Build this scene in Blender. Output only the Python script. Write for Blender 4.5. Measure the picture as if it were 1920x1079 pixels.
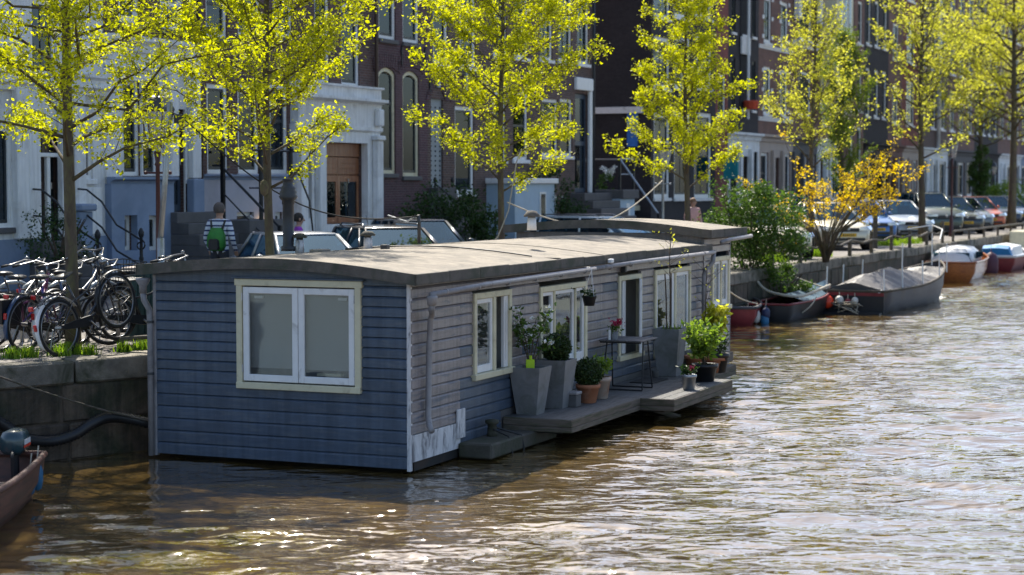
import bpy, bmesh, math, random
import numpy as np
from mathutils import Vector, Matrix
for o in list(bpy.data.objects): bpy.data.objects.remove(o)
scene = bpy.context.scene
COL = scene.collection
R = math.radians
# ------------------------------------------------------------------ camera
CAM_H, FPX, VHOR = 3.28, 3500.0, 345.0
PITCH = math.atan((539.5 - VHOR) / FPX)
cd = bpy.data.cameras.new('camera'); cam = bpy.data.objects.new('camera', cd); COL.objects.link(cam)
cam.location = (0, 0, CAM_H); cam.rotation_euler = (math.pi / 2 - PITCH, 0, 0)
cd.sensor_width = 36; cd.lens = FPX / 1920 * 36; cd.clip_start = .1; cd.clip_end = 2000
cd.dof.use_dof = True; cd.dof.focus_distance = 24.0; cd.dof.aperture_fstop = 1.8
scene.camera = cam
# ------------------------------------------------------------------ sky + sun
SUN_AZ, SUN_EL = R(-12), R(50)
w = bpy.data.worlds.new('World'); scene.world = w; w.use_nodes = True
nt = w.node_tree; nt.nodes.clear()
sky = nt.nodes.new('ShaderNodeTexSky'); sky.sky_type = 'NISHITA'; sky.sun_disc = False
sky.sun_elevation = SUN_EL; sky.sun_rotation = SUN_AZ; sky.air_density = 1.0; sky.dust_density = 2.0; sky.ozone_density = 2.0
bg = nt.nodes.new('ShaderNodeBackground'); bg.inputs['Strength'].default_value = .125
wo = nt.nodes.new('ShaderNodeOutputWorld')
nt.links.new(sky.outputs[0], bg.inputs[0]); nt.links.new(bg.outputs[0], wo.inputs[0])
sd = bpy.data.lights.new('sun', 'SUN'); sd.energy = 4.9; sd.angle = R(.53); sd.color = (1, .94, .83)
sun = bpy.data.objects.new('sun', sd); COL.objects.link(sun)
sdir = Vector((math.sin(SUN_AZ) * math.cos(SUN_EL), math.cos(SUN_AZ) * math.cos(SUN_EL), math.sin(SUN_EL)))
sun.rotation_euler = (-sdir).to_track_quat('-Z', 'Y').to_euler(); sun.location = (0, 0, 40)
vs = scene.view_settings
vs.view_transform = 'Standard'; vs.look = 'None'; vs.exposure = 0.86; vs.gamma = 1.0; vs.use_curve_mapping = False
# ------------------------------------------------------------------ frames of the place (boat axis, quay line, house fronts)
_fw = Vector((0, math.cos(PITCH), -math.sin(PITCH))); _up = Vector((0, math.sin(PITCH), math.cos(PITCH))); _rt = Vector((1, 0, 0))
_C = Vector((0, 0, CAM_H))
def ray(u, v): return _fw + _rt * ((u - 960) / FPX) - _up * ((v - 539.5) / FPX)
def atz(u, v, z):
    r = ray(u, v); return _C + r * ((z - CAM_H) / r.z)
def onplane(u, v, P0, n):
    r = ray(u, v); return _C + r * ((P0 - _C).dot(n) / r.dot(n))
AB = R(22.92)                                   # azimuth of the houseboat's long axis
B0 = Vector((-1.151, 20.952, 0))
DL = Vector((math.sin(AB), math.cos(AB), 0)); DW = Vector((-math.cos(AB), math.sin(AB), 0))
RZB = math.pi / 2 - AB                          # rotation that turns local x into DL, local y into DW
def bpt(l, w, z=0): return B0 + DL * l + DW * w + Vector((0, 0, z))
AQ = R(24.6)                                    # azimuth of the quay
QZ = 1.18                                       # quay level over the water
Q0 = Vector((-4.404, 22.923, 0))
DQ = Vector((math.sin(AQ), math.cos(AQ), 0)); NQ = Vector((math.cos(AQ), -math.sin(AQ), 0))
RZQ = math.pi / 2 - AQ                          # local x along the quay, local y away from the water
def qpt(s, q, z=0): return Q0 + DQ * s + NQ * q + Vector((0, 0, z))   # q > 0 over the water
FOFF = 9.5
F0 = Q0 - NQ * FOFF
def fa(u, v, off=0.0):
    q = onplane(u, v, F0 + NQ * off, NQ) - F0; return q.dot(DQ), q.z
def qat(u, v, z=QZ):
    q = atz(u, v, z) - Q0; return q.dot(DQ), q.dot(NQ)
rnd = random.Random(7)
# ------------------------------------------------------------------ mesh helper
class MB:
    def __init__(s): s.v = []; s.f = []
    def add(s, vs, fs):
        n = len(s.v); s.v += [tuple(p) for p in vs]; s.f += [tuple(i + n for i in f) for f in fs]; return s
    def box(s, x0, x1, y0, y1, z0, z1):
        return s.add([(x0,y0,z0),(x1,y0,z0),(x1,y1,z0),(x0,y1,z0),(x0,y0,z1),(x1,y0,z1),(x1,y1,z1),(x0,y1,z1)],
                     [(0,3,2,1),(4,5,6,7),(0,1,5,4),(1,2,6,5),(2,3,7,6),(3,0,4,7)])
    def cbox(s, x0, x1, y0, y1, z0, z1, c=.01):
        """box with chamfered edges"""
        bm = bmesh.new(); bmesh.ops.create_cube(bm, size=1)
        for p in bm.verts: p.co = ((x0+x1)/2 + p.co.x*(x1-x0), (y0+y1)/2 + p.co.y*(y1-y0), (z0+z1)/2 + p.co.z*(z1-z0))
        bmesh.ops.bevel(bm, geom=bm.edges[:], offset=c, segments=1, affect='EDGES')
        bm.verts.index_update(); s.add([p.co[:] for p in bm.verts], [[q.index for q in f.verts] for f in bm.faces]); bm.free(); return s
    def hexa(s, b, t):
        """8-corner solid: bottom ring b (4), top ring t (4)"""
        return s.add(list(b) + list(t), [(0,3,2,1),(4,5,6,7),(0,1,5,4),(1,2,6,5),(2,3,7,6),(3,0,4,7)])
    def prism(s, poly, fn, a, b):
        """extrude 2-d polygon; fn(p, t) maps to 3-d"""
        n = len(poly)
        return s.add([fn(p, a) for p in poly] + [fn(p, b) for p in poly],
                     [tuple(range(n - 1, -1, -1)), tuple(range(n, 2*n))] + [(i, (i+1) % n, n + (i+1) % n, n + i) for i in range(n)])
    def tube(s, pts, r, n=8, cap=True):
        pts = [Vector(p) for p in pts]; m = len(pts); rs = r if isinstance(r, (list, tuple)) else [r] * m
        base = len(s.v); ref = None
        for i, p in enumerate(pts):
            t = (pts[min(i+1, m-1)] - pts[max(i-1, 0)])
            if t.length < 1e-9: t = Vector((0, 0, 1))
            t.normalize()
            if ref is None: ref = Vector((0, 0, 1)) if abs(t.z) < .9 else Vector((1, 0, 0))
            a = t.cross(ref)
            if a.length < 1e-6: a = t.cross(Vector((1, .3, 0)))
            a.normalize(); b = t.cross(a); ref = -b if False else ref
            for k in range(n):
                an = 2*math.pi*k/n; s.v.append(tuple(p + (a*math.cos(an) + b*math.sin(an)) * rs[i]))
        for i in range(m - 1):
            for k in range(n):
                k2 = (k+1) % n; s.f.append((base+i*n+k, base+i*n+k2, base+(i+1)*n+k2, base+(i+1)*n+k))
        if cap:
            s.f.append(tuple(base + k for k in range(n-1, -1, -1))); s.f.append(tuple(base + (m-1)*n + k for k in range(n)))
        return s
    def lathe(s, prof, n=16, c=(0,0,0), cap=True):
        base = len(s.v); m = len(prof)
        for r, z in prof:
            for k in range(n):
                an = 2*math.pi*k/n; s.v.append((c[0]+r*math.cos(an), c[1]+r*math.sin(an), c[2]+z))
        for i in range(m-1):
            for k in range(n):
                k2 = (k+1) % n; s.f.append((base+i*n+k, base+i*n+k2, base+(i+1)*n+k2, base+(i+1)*n+k))
        if cap:
            s.f.append(tuple(base+k for k in range(n-1, -1, -1))); s.f.append(tuple(base+(m-1)*n+k for k in range(n)))
        return s
    def loft(s, rings, cap=True, closed=True):
        base = len(s.v); n = len(rings[0]); m = len(rings)
        for r in rings: s.v += [tuple(p) for p in r]
        for i in range(m-1):
            for k in range(n if closed else n-1):
                k2 = (k+1) % n; s.f.append((base+i*n+k, base+i*n+k2, base+(i+1)*n+k2, base+(i+1)*n+k))
        if cap:
            s.f.append(tuple(base+k for k in range(n-1, -1, -1))); s.f.append(tuple(base+(m-1)*n+k for k in range(n)))
        return s
    def mesh(s, name, mat=None, smooth=False):
        me = bpy.data.meshes.new(name); me.from_pydata(s.v, [], s.f); me.update()
        if mat: me.materials.append(mat)
        if smooth: me.polygons.foreach_set('use_smooth', [True]*len(me.polygons))
        return me
    def build(s, name, mat, parent=None, smooth=False, loc=None, rz=0, bevel=0, auto=None):
        me = s.mesh(name, mat, smooth); return place(me, name, parent, loc, rz, bevel)
def place(me, name, parent=None, loc=None, rz=0, bevel=0):
    o = bpy.data.objects.new(name, me); COL.objects.link(o)
    if parent: o.parent = parent
    if loc is not None: o.location = loc
    if rz: o.rotation_euler = (0, 0, rz)
    if bevel:
        b = o.modifiers.new('bevel', 'BEVEL'); b.width = bevel; b.segments = 2; b.limit_method = 'ANGLE'; b.angle_limit = R(40)
    return o
def tag(o, label=None, cat=None, group=None, kind=None):
    if label: o['label'] = label
    if cat: o['category'] = cat
    if group: o['group'] = group
    if kind: o['kind'] = kind
    return o
def thing(name, label, cat, loc=(0,0,0), rz=0, group=None):
    o = bpy.data.objects.new(name, None); COL.objects.link(o); o.location = loc; o.rotation_euler = (0, 0, rz)
    o.empty_display_size = .2
    return tag(o, label, cat, group)
def copy_tree(o, parent=None):
    c = o.copy(); COL.objects.link(c)
    if parent: c.parent = parent
    for ch in o.children: copy_tree(ch, c)
    return c
# ------------------------------------------------------------------ materials
def newmat(name):
    m = bpy.data.materials.new(name); m.use_nodes = True; t = m.node_tree
    return m, t, t.nodes['Principled BSDF']
def N(t, ty, **kw):
    n = t.nodes.new(ty)
    for k, v in kw.items():
        if k in n.inputs: n.inputs[k].default_value = v
        else: setattr(n, k, v)
    return n
def noise_tex(t, scale, detail=4, rough=.55, vec=None, dist=0):
    n = N(t, 'ShaderNodeTexNoise'); n.inputs['Scale'].default_value = scale; n.inputs['Detail'].default_value = detail
    n.inputs['Roughness'].default_value = rough; n.inputs['Distortion'].default_value = dist
    if vec is not None: t.links.new(vec, n.inputs['Vector'])
    return n
def ramp(t, fac, stops):
    r = t.nodes.new('ShaderNodeValToRGB'); e = r.color_ramp.elements
    while len(e) > 1: e.remove(e[0])
    e[0].position, e[0].color = stops[0][0], tuple(stops[0][1]) + (1,)
    for p, c in stops[1:]:
        x = e.new(p); x.color = tuple(c) + (1,)
    t.links.new(fac, r.inputs[0]); return r
def mixc(t, fac, a, b, mode='MIX'):
    m = t.nodes.new('ShaderNodeMix'); m.data_type = 'RGBA'; m.blend_type = mode
    for s, v in ((0, fac), (6, a), (7, b)):
        if hasattr(v, 'links'): t.links.new(v, m.inputs[s])
        else: m.inputs[s].default_value = v if s == 0 else (tuple(v) + (1,) if len(v) == 3 else v)
    return m.outputs[2]
MATS = {}
def pm(name, col, rough=.6, var=.18, scale=3.0, c2=None, metal=0, bump=.0, bscale=40, coat=0, spec=.5, orand=.12, stretch=None, amt=.5, streak=0, chips=None):
    """painted / plain surface: colour wandering with noise, a tone of its own per object, fine relief"""
    if name in MATS: return MATS[name]
    m, t, p = newmat(name)
    tc = N(t, 'ShaderNodeTexCoord'); vec = tc.outputs['Object']
    if stretch:
        mp = N(t, 'ShaderNodeMapping'); mp.inputs['Scale'].default_value = stretch; t.links.new(vec, mp.inputs['Vector']); vec = mp.outputs[0]
    oi = N(t, 'ShaderNodeObjectInfo')
    add = N(t, 'ShaderNodeVectorMath', operation='ADD'); t.links.new(vec, add.inputs[0])
    sc = N(t, 'ShaderNodeVectorMath', operation='SCALE'); sc.inputs['Scale'].default_value = 37.0
    cmb = N(t, 'ShaderNodeCombineXYZ'); t.links.new(oi.outputs['Random'], cmb.inputs[0]); t.links.new(oi.outputs['Random'], cmb.inputs[1])
    t.links.new(cmb.outputs[0], sc.inputs[0]); t.links.new(sc.outputs[0], add.inputs[1]); vec = add.outputs[0]
    n1 = noise_tex(t, scale, 6, .6, vec)
    lo = tuple(c*(1-var) for c in col); hi = tuple(min(1, c*(1+var)) for c in col)
    c = ramp(t, n1.outputs[0], [(.3, lo), (.7, hi)]).outputs[0]
    if c2:
        n2 = noise_tex(t, scale*.6, 8, .65, vec, .6)
        f = ramp(t, n2.outputs[0], [(.62-amt*.4, (0,0,0)), (.72-amt*.2, (1,1,1))]).outputs[0]
        c = mixc(t, f, c, c2)
    if streak:
        mp2 = N(t, 'ShaderNodeMapping'); mp2.inputs['Scale'].default_value = (14, 14, .8); t.links.new(tc.outputs['Object'], mp2.inputs[0]); n3 = noise_tex(t, 1.0, 5, .6, mp2.outputs[0])
        c = mixc(t, 1.0, c, ramp(t, n3.outputs[0], [(.36, (1-streak,)*3), (.56, (1, 1, 1)), (.78, (1+streak*.5,)*3)]).outputs[0], 'MULTIPLY')
    if chips:
        n4 = noise_tex(t, 26, 3, .6, tc.outputs['Object'], 1.2); c = mixc(t, ramp(t, n4.outputs[0], [(.70, (0,0,0)), (.735, (1,1,1))]).outputs[0], c, chips)
    if orand:
        mr = N(t, 'ShaderNodeMapRange'); t.links.new(oi.outputs['Random'], mr.inputs[0]); mr.inputs[3].default_value = 1-orand; mr.inputs[4].default_value = 1+orand
        hs = N(t, 'ShaderNodeHueSaturation'); t.links.new(mr.outputs[0], hs.inputs['Value']); t.links.new(c, hs.inputs['Color']); c = hs.outputs[0]
    t.links.new(c, p.inputs['Base Color'])
    rr = N(t, 'ShaderNodeMapRange'); t.links.new(n1.outputs[0], rr.inputs[0]); rr.inputs[3].default_value = max(.02, rough*.8); rr.inputs[4].default_value = min(1, rough*1.2)
    t.links.new(rr.outputs[0], p.inputs['Roughness'])
    p.inputs['Metallic'].default_value = metal; p.inputs['Specular IOR Level'].default_value = spec
    if coat: p.inputs['Coat Weight'].default_value = coat; p.inputs['Coat Roughness'].default_value = .06
    if bump:
        nb = noise_tex(t, bscale, 5, .6, vec); b = N(t, 'ShaderNodeBump'); b.inputs['Strength'].default_value = bump; b.inputs['Distance'].default_value = .02
        t.links.new(nb.outputs[0], b.inputs['Height']); t.links.new(b.outputs[0], p.inputs['Normal'])
    MATS[name] = m; return m
def brickmat(name, c1, c2, mortar, bw=.21, bh=.065, rough=.8):
    if name in MATS: return MATS[name]
    m, t, p = newmat(name)
    tc = N(t, 'ShaderNodeTexCoord'); sp = N(t, 'ShaderNodeSeparateXYZ'); t.links.new(tc.outputs['Object'], sp.inputs[0])
    ad = N(t, 'ShaderNodeMath', operation='ADD'); t.links.new(sp.outputs[0], ad.inputs[0]); t.links.new(sp.outputs[1], ad.inputs[1])
    cb = N(t, 'ShaderNodeCombineXYZ'); t.links.new(ad.outputs[0], cb.inputs[0]); t.links.new(sp.outputs[2], cb.inputs[1])
    b = N(t, 'ShaderNodeTexBrick'); t.links.new(cb.outputs[0], b.inputs['Vector']); b.inputs['Scale'].default_value = 1
    b.inputs['Brick Width'].default_value = bw; b.inputs['Row Height'].default_value = bh; b.inputs['Mortar Size'].default_value = .007
    b.inputs['Color1'].default_value = c1 + (1,); b.inputs['Color2'].default_value = c2 + (1,); b.inputs['Mortar'].default_value = mortar + (1,)
    n = noise_tex(t, .8, 6, .6, tc.outputs['Object']); r = ramp(t, n.outputs[0], [(.3, (.72, .72, .72)), (.7, (1.15, 1.12, 1.1))])
    n2 = noise_tex(t, 9, 3, .6, tc.outputs['Object']); r2 = ramp(t, n2.outputs[0], [(.3, (.8, .8, .8)), (.7, (1.15, 1.15, 1.15))])
    c = mixc(t, 1.0, b.outputs[0], r.outputs[0], 'MULTIPLY'); c = mixc(t, 1.0, c, r2.outputs[0], 'MULTIPLY'); t.links.new(c, p.inputs['Base Color'])
    p.inputs['Roughness'].default_value = rough
    bp = N(t, 'ShaderNodeBump'); bp.inputs['Strength'].default_value = .5; bp.inputs['Distance'].default_value = .01; bp.invert = True
    t.links.new(b.outputs[1], bp.inputs['Height']); t.links.new(bp.outputs[0], p.inputs['Normal'])
    MATS[name] = m; return m
def glassmat(name, tint=(.75,.85,.9), rough=.02, refl=.35, body=(.02,.03,.04), trans=.5, gcol=(1,1,1)):
    """pane: part clear, part mirror, so the room or blind behind stays visible"""
    m, t, p = newmat(name); t.nodes.remove(p); out = t.nodes['Material Output']
    tr = N(t, 'ShaderNodeBsdfTransparent'); tr.inputs[0].default_value = tint + (1,)
    df = N(t, 'ShaderNodeBsdfDiffuse'); df.inputs[0].default_value = body + (1,)
    gl = N(t, 'ShaderNodeBsdfGlossy'); gl.inputs['Roughness'].default_value = rough; gl.inputs['Color'].default_value = gcol + (1,)
    nz = noise_tex(t, 1.3, 2, .5, N(t, 'ShaderNodeTexCoord').outputs['Object']); bp = N(t, 'ShaderNodeBump'); bp.inputs['Strength'].default_value = .03; bp.inputs['Distance'].default_value = .1
    t.links.new(nz.outputs[0], bp.inputs['Height']); t.links.new(bp.outputs[0], gl.inputs['Normal'])
    m1 = N(t, 'ShaderNodeMixShader'); m1.inputs[0].default_value = trans; t.links.new(df.outputs[0], m1.inputs[1]); t.links.new(tr.outputs[0], m1.inputs[2])
    fr = N(t, 'ShaderNodeFresnel'); fr.inputs[0].default_value = 1.5
    mx = N(t, 'ShaderNodeMath', operation='MAXIMUM'); t.links.new(fr.outputs[0], mx.inputs[0]); mx.inputs[1].default_value = refl
    m2 = N(t, 'ShaderNodeMixShader'); t.links.new(mx.outputs[0], m2.inputs[0]); t.links.new(m1.outputs[0], m2.inputs[1]); t.links.new(gl.outputs[0], m2.inputs[2])
    t.links.new(m2.outputs[0], out.inputs[0]); MATS[name] = m; return m
def leafmat(name, c1, c2, trans=.5, rough=.5):
    m, t, p = newmat(name); out = t.nodes['Material Output']
    g = N(t, 'ShaderNodeNewGeometry'); r = ramp(t, g.outputs['Random Per Island'], [(0, c1), (.5, tuple((a+b)/2 for a, b in zip(c1, c2))), (1, c2)])
    p.inputs['Roughness'].default_value = rough; t.links.new(r.outputs[0], p.inputs['Base Color']); p.inputs['Specular IOR Level'].default_value = .4
    tl = N(t, 'ShaderNodeBsdfTranslucent'); hs = N(t, 'ShaderNodeHueSaturation'); hs.inputs['Saturation'].default_value = 1.1; hs.inputs['Value'].default_value = 1.6
    t.links.new(r.outputs[0], hs.inputs['Color']); t.links.new(hs.outputs[0], tl.inputs[0])
    mx = N(t, 'ShaderNodeMixShader'); mx.inputs[0].default_value = trans
    t.links.new(p.outputs[0], mx.inputs[1]); t.links.new(tl.outputs[0], mx.inputs[2]); t.links.new(mx.outputs[0], out.inputs[0])
    MATS[name] = m; return m
M = dict(
 blue=pm('blue_paint', (.066,.092,.135), .36, .14, 5, c2=(.10,.12,.15), bump=.12, bscale=60, orand=.13, stretch=(1,1,6), amt=.35, streak=.26, chips=(.15,.14,.13)),
 taupe=pm('worn_sheen_paint', (.275,.232,.225), .34, .18, 4, c2=(.10,.12,.165), bump=.2, bscale=45, orand=.08, stretch=(.6,1,5), amt=.25, streak=.24, chips=(.42,.38,.34)),  # warm reflection and its blue gaps put into the colour, plus streaks and chips
 cream=pm('cream_paint', (.68,.62,.43), .5, .08, 6, c2=(.48,.42,.28), orand=.05, amt=.2),
 white=pm('white_paint', (.80,.79,.78), .45, .06, 6, c2=(.5,.48,.46), orand=.04, amt=.1),
 peel=pm('peeling_white_paint', (.66,.64,.64), .7, .1, 7, c2=(.20,.19,.20), bump=.3, orand=.05, amt=.33, stretch=(2.5,2.5,.8)),
 felt=pm('roofing_felt', (.30,.26,.21), .95, .25, 5, c2=(.20,.18,.15), bump=.5, bscale=260, orand=.03, amt=.4),
 feltedge=pm('weathered_roof_edge', (.115,.10,.085), .9, .3, 5, c2=(.06,.065,.045), bump=.4, bscale=60, orand=.08, amt=.4),
 pvc=pm('grey_pvc', (.27,.255,.26), .5, .15, 6, c2=(.15,.14,.14), orand=.05, amt=.25),
 darkmetal=pm('dark_metal', (.035,.037,.042), .45, .2, 8, orand=.1),
 iron=pm('black_iron', (.012,.013,.016), .5, .3, 8, orand=.1),
 steel=pm('galvanised_steel', (.36,.38,.40), .42, .15, 9, metal=.75, orand=.1),
 chrome=pm('chrome', (.30,.30,.31), .3, .05, 9, metal=1, orand=.03),
 concrete=pm('mossy_concrete', (.075,.068,.055), .9, .3, 3, c2=(.035,.04,.02), bump=.5, bscale=30, amt=.5),
 hull=pm('dark_hull', (.018,.017,.016), .8, .3, 3, c2=(.05,.03,.02), orand=.1, amt=.3),
 deckwood=pm('weathered_deck_wood', (.105,.10,.098), .75, .25, 5, c2=(.06,.06,.05), bump=.35, bscale=30, orand=.18, stretch=(1,8,1), amt=.4),
 fascia=pm('grooved_fascia_wood', (.125,.10,.08), .8, .25, 5, c2=(.06,.06,.032), bump=.3, orand=.12, stretch=(1,1,10), amt=.45),
 planter=pm('grey_zinc_planter', (.20,.20,.205), .62, .14, 5, c2=(.13,.135,.12), bump=.06, orand=.08, amt=.35),
 terracotta=pm('terracotta', (.42,.165,.085), .8, .15, 6, c2=(.5,.27,.19), orand=.15, amt=.25),
 terracotta2=pm('pale_terracotta', (.40,.22,.15), .85, .15, 6, c2=(.45,.36,.3), orand=.1, amt=.4),
 soil=pm('soil', (.035,.025,.018), .95, .4, 30, bump=.6),
 black=pm('black_plastic', (.014,.014,.016), .45, .2, 8),
 rubber=pm('rubber', (.016,.016,.017), .75, .3, 8),
 green_box=pm('dark_green_sheet', (.010,.045,.045), .5, .2, 4, orand=.05),
 copingstone=pm('coping_stone', (.20,.175,.14), .85, .4, 3, c2=(.05,.052,.028), bump=.9, bscale=22, orand=.15, amt=.4),
 quaystone=pm('damp_quay_stone', (.105,.075,.052), .7, .45, 1.8, c2=(.022,.026,.010), bump=1.0, bscale=11, orand=.22, amt=.5, streak=.4),
 paving=pm('street_paving', (.17,.15,.135), .9, .25, 1.2, c2=(.23,.21,.18), bump=.4, bscale=18, amt=.4),
 kerb=pm('kerb_stone', (.33,.31,.29), .85, .15, 3, orand=.1),
 bark=pm('bark', (.105,.078,.055), .95, .35, 14, c2=(.14,.125,.06), bump=1.0, bscale=38, stretch=(1,1,.35), amt=.4),
 twig=pm('twig_bark', (.085,.06,.042), .9, .3, 14),
 rope=pm('pale_rope', (.47,.42,.33), .9, .2, 40, orand=.1),
 cable=pm('black_cable', (.015,.015,.016), .6, .2, 10),
 bluestone=pm('dark_bluestone', (.105,.10,.10), .75, .2, 4, bump=.2, orand=.1),
 whitewall=pm('white_stucco', (.84,.84,.83), .7, .07, 2, c2=(.66,.65,.63), orand=.04, amt=.3, streak=.15),
 bluegrey=pm('blue_grey_stucco', (.235,.30,.42), .7, .08, 2, c2=(.18,.24,.34), orand=.04, amt=.3),
 lilac=pm('pale_lilac_stucco', (.50,.48,.53), .7, .07, 2, c2=(.42,.41,.46), orand=.03, amt=.3),
 lightblue=pm('light_blue_paint', (.40,.52,.62), .6, .07, 3, orand=.03),
 tanwall=pm('tan_stucco', (.47,.38,.32), .75, .1, 2, orand=.03),
 dooroak=pm('varnished_oak', (.30,.12,.055), .4, .3, 6, c2=(.40,.20,.11), stretch=(4,4,.5), amt=.4),
 darkdoor=pm('dark_brown_door', (.065,.038,.028), .4, .3, 6, stretch=(4,4,.5)),
 bluedoor=pm('dark_slate_blue_door', (.05,.07,.10), .4, .15, 6),
 stud=pm('grey_studded_door', (.33,.36,.37), .55, .08, 5),
 frame=pm('sash_white', (.84,.84,.82), .45, .06, 6, orand=.05),
 sash=pm('dark_green_sash', (.022,.03,.035), .4, .2, 6, orand=.1),
 curtain=pm('net_curtain', (.22,.22,.235), .9, .12, 9, stretch=(6,6,.3), orand=.2),
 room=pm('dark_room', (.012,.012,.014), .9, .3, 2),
 blind=pm('grey_blind', (.36,.36,.36), .8, .05, 3, orand=.04),
 roofslate=pm('lead_roof', (.20,.20,.22), .5, .2, 3),
)
M['brickA'] = brickmat('brown_brick', (.145,.070,.055), (.095,.050,.042), (.17,.15,.14))
M['brickB'] = brickmat('purple_brown_brick', (.13,.062,.058), (.085,.044,.046), (.17,.15,.15))
M['brickC'] = brickmat('plum_brick', (.125,.056,.062), (.09,.042,.048), (.15,.12,.125))
M['brickD'] = brickmat('mottled_brown_brick', (.15,.082,.062), (.085,.05,.042), (.20,.17,.155))
M['brickE'] = brickmat('near_black_brick', (.036,.030,.034), (.026,.022,.026), (.03,.027,.03))
M['brickR'] = brickmat('red_brick', (.30,.075,.06), (.24,.06,.05), (.2,.1,.09))
M['brickF'] = brickmat('warm_red_brown_brick', (.24,.11,.08), (.18,.085,.065), (.2,.16,.14))
M['pane'] = glassmat('window_glass', (.5,.58,.62), .015, .10, (.015,.02,.025), .75, (.75,.88,1.0))
M['boatpane'] = glassmat('houseboat_glass', (.92,.94,.94), .03, .045, (.3,.3,.3), .9)
M['carglass'] = glassmat('car_glass', (.3,.5,.55), .02, .09, (.01,.02,.03), .55, (.42,.66,.88))
M['lampglass'] = glassmat('lantern_glass', (.9,.9,.85), .08, .15, (.5,.5,.48), .6)
# ================================================================== SETTING
# ---- water
def water_material():
    m, t, p = newmat('canal_water')
    tc = N(t, 'ShaderNodeTexCoord'); v = tc.outputs['Object']
    n = noise_tex(t, .35, 4, .6, v); c = ramp(t, n.outputs[0], [(.3, (.095,.060,.018)), (.7, (.135,.086,.027))])
    t.links.new(c.outputs[0], p.inputs['Base Color'])
    p.inputs['Roughness'].default_value = .045; p.inputs['IOR'].default_value = 1.38; p.inputs['Specular IOR Level'].default_value = .5
    at = N(t, 'ShaderNodeAttribute'); at.attribute_name = 'ripple'
    mp = N(t, 'ShaderNodeMapping'); mp.inputs['Rotation'].default_value = (0, 0, R(8)); mp.inputs['Scale'].default_value = (1, 2.1, 1); t.links.new(v, mp.inputs[0])
    a = noise_tex(t, 3.3, 1, .45, mp.outputs[0], .5); b = noise_tex(t, 10, 1, .5, mp.outputs[0], .3)
    ad = N(t, 'ShaderNodeMath', operation='MULTIPLY_ADD'); t.links.new(b.outputs[0], ad.inputs[0]); ad.inputs[1].default_value = .15; t.links.new(a.outputs[0], ad.inputs[2])
    ml = N(t, 'ShaderNodeMath', operation='MULTIPLY'); t.links.new(ad.outputs[0], ml.inputs[0]); t.links.new(at.outputs['Fac'], ml.inputs[1])
    bp = N(t, 'ShaderNodeBump'); bp.inputs['Strength'].default_value = 1.0; bp.inputs['Distance'].default_value = .044
    t.links.new(ml.outputs[0], bp.inputs['Height']); t.links.new(bp.outputs[0], p.inputs['Normal']); t.links.new(bp.outputs[0], p.inputs['Coat Normal'])
    p.inputs['Coat Weight'].default_value = 1; p.inputs['Coat IOR'].default_value = 1.75; p.inputs['Coat Roughness'].default_value = .03
    return m
WATER = water_material()
def wave_grid(x0, x1, nx, y0, y1, ny, name):
    xs = np.linspace(x0, x1, nx); ys = np.linspace(y0, y1, ny); X, Y = np.meshgrid(xs, ys)
    Z = np.zeros_like(X); rs = np.random.RandomState(5)
    for i in range(64):
        lam = 1.5 * (0.17 ** rs.rand()); th = R(84) + rs.randn() * .42
        k = 2*math.pi/lam; amp = .0042 * lam ** 1.15
        Z += amp * np.sin(k*(X*math.cos(th) + Y*math.sin(th)) + rs.rand()*6.28 + .5*np.sin(.6*X + rs.rand()*6) + .5*np.sin(.5*Y + rs.rand()*6))
    env = .75 + .35*np.sin(.37*X + 1.0*np.sin(.23*Y)) * np.sin(.29*Y + .8)
    # sheltered water next to the moored boat and under the quay is calmer
    d = (X - B0.x)*(-math.cos(AB)) + (Y - B0.y)*math.sin(AB)
    env = env * np.clip(1.02 - .13*np.clip(d + 1.5, 0, 5), .5, 1)
    calm = np.clip(1.0 - .30*np.clip(d + .9, 0, 3), .16, 1); rip = calm * (.8 + .2*np.sin(.8*X + .5*Y))
    Z = Z * env
    vs_ = np.stack([X.ravel(), Y.ravel(), Z.ravel()], 1)
    idx = np.arange(nx*ny).reshape(ny, nx)
    fs = np.stack([idx[:-1,:-1].ravel(), idx[:-1,1:].ravel(), idx[1:,1:].ravel(), idx[1:,:-1].ravel()], 1)
    me = bpy.data.meshes.new(name); me.vertices.add(len(vs_)); me.vertices.foreach_set('co', vs_.ravel())
    me.loops.add(fs.size); me.loops.foreach_set('vertex_index', fs.ravel().astype(np.int32))
    me.polygons.add(len(fs)); me.polygons.foreach_set('loop_start', np.arange(0, fs.size, 4, dtype=np.int32)); me.polygons.foreach_set('loop_total', np.full(len(fs), 4, dtype=np.int32))
    me.polygons.foreach_set('use_smooth', [True]*len(fs)); me.update(); me.validate(); me.materials.append(WATER)
    at_ = me.attributes.new('ripple', 'FLOAT', 'POINT'); at_.data.foreach_set('value', rip.ravel().astype(np.float32))
    return place(me, name)
tag(wave_grid(-9, 17, 300, 9, 46, 700, 'canal_water'), kind='structure')
tag(wave_grid(2, 38, 240, 46, 110, 520, 'distant_canal_water'), kind='structure')
m = MB(); m.add([(-60,-40,-.05),(260,-40,-.05),(260,420,-.05),(-60,420,-.05)], [(0,1,2,3)])
tag(m.build('far_canal_water', WATER), kind='structure')
m = MB(); m.add([(-400,-300,-2.5),(600,-300,-2.5),(600,900,-2.5),(-400,900,-2.5)], [(0,1,2,3)])
tag(m.build('canal_bed', M['soil']), kind='structure')
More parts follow.
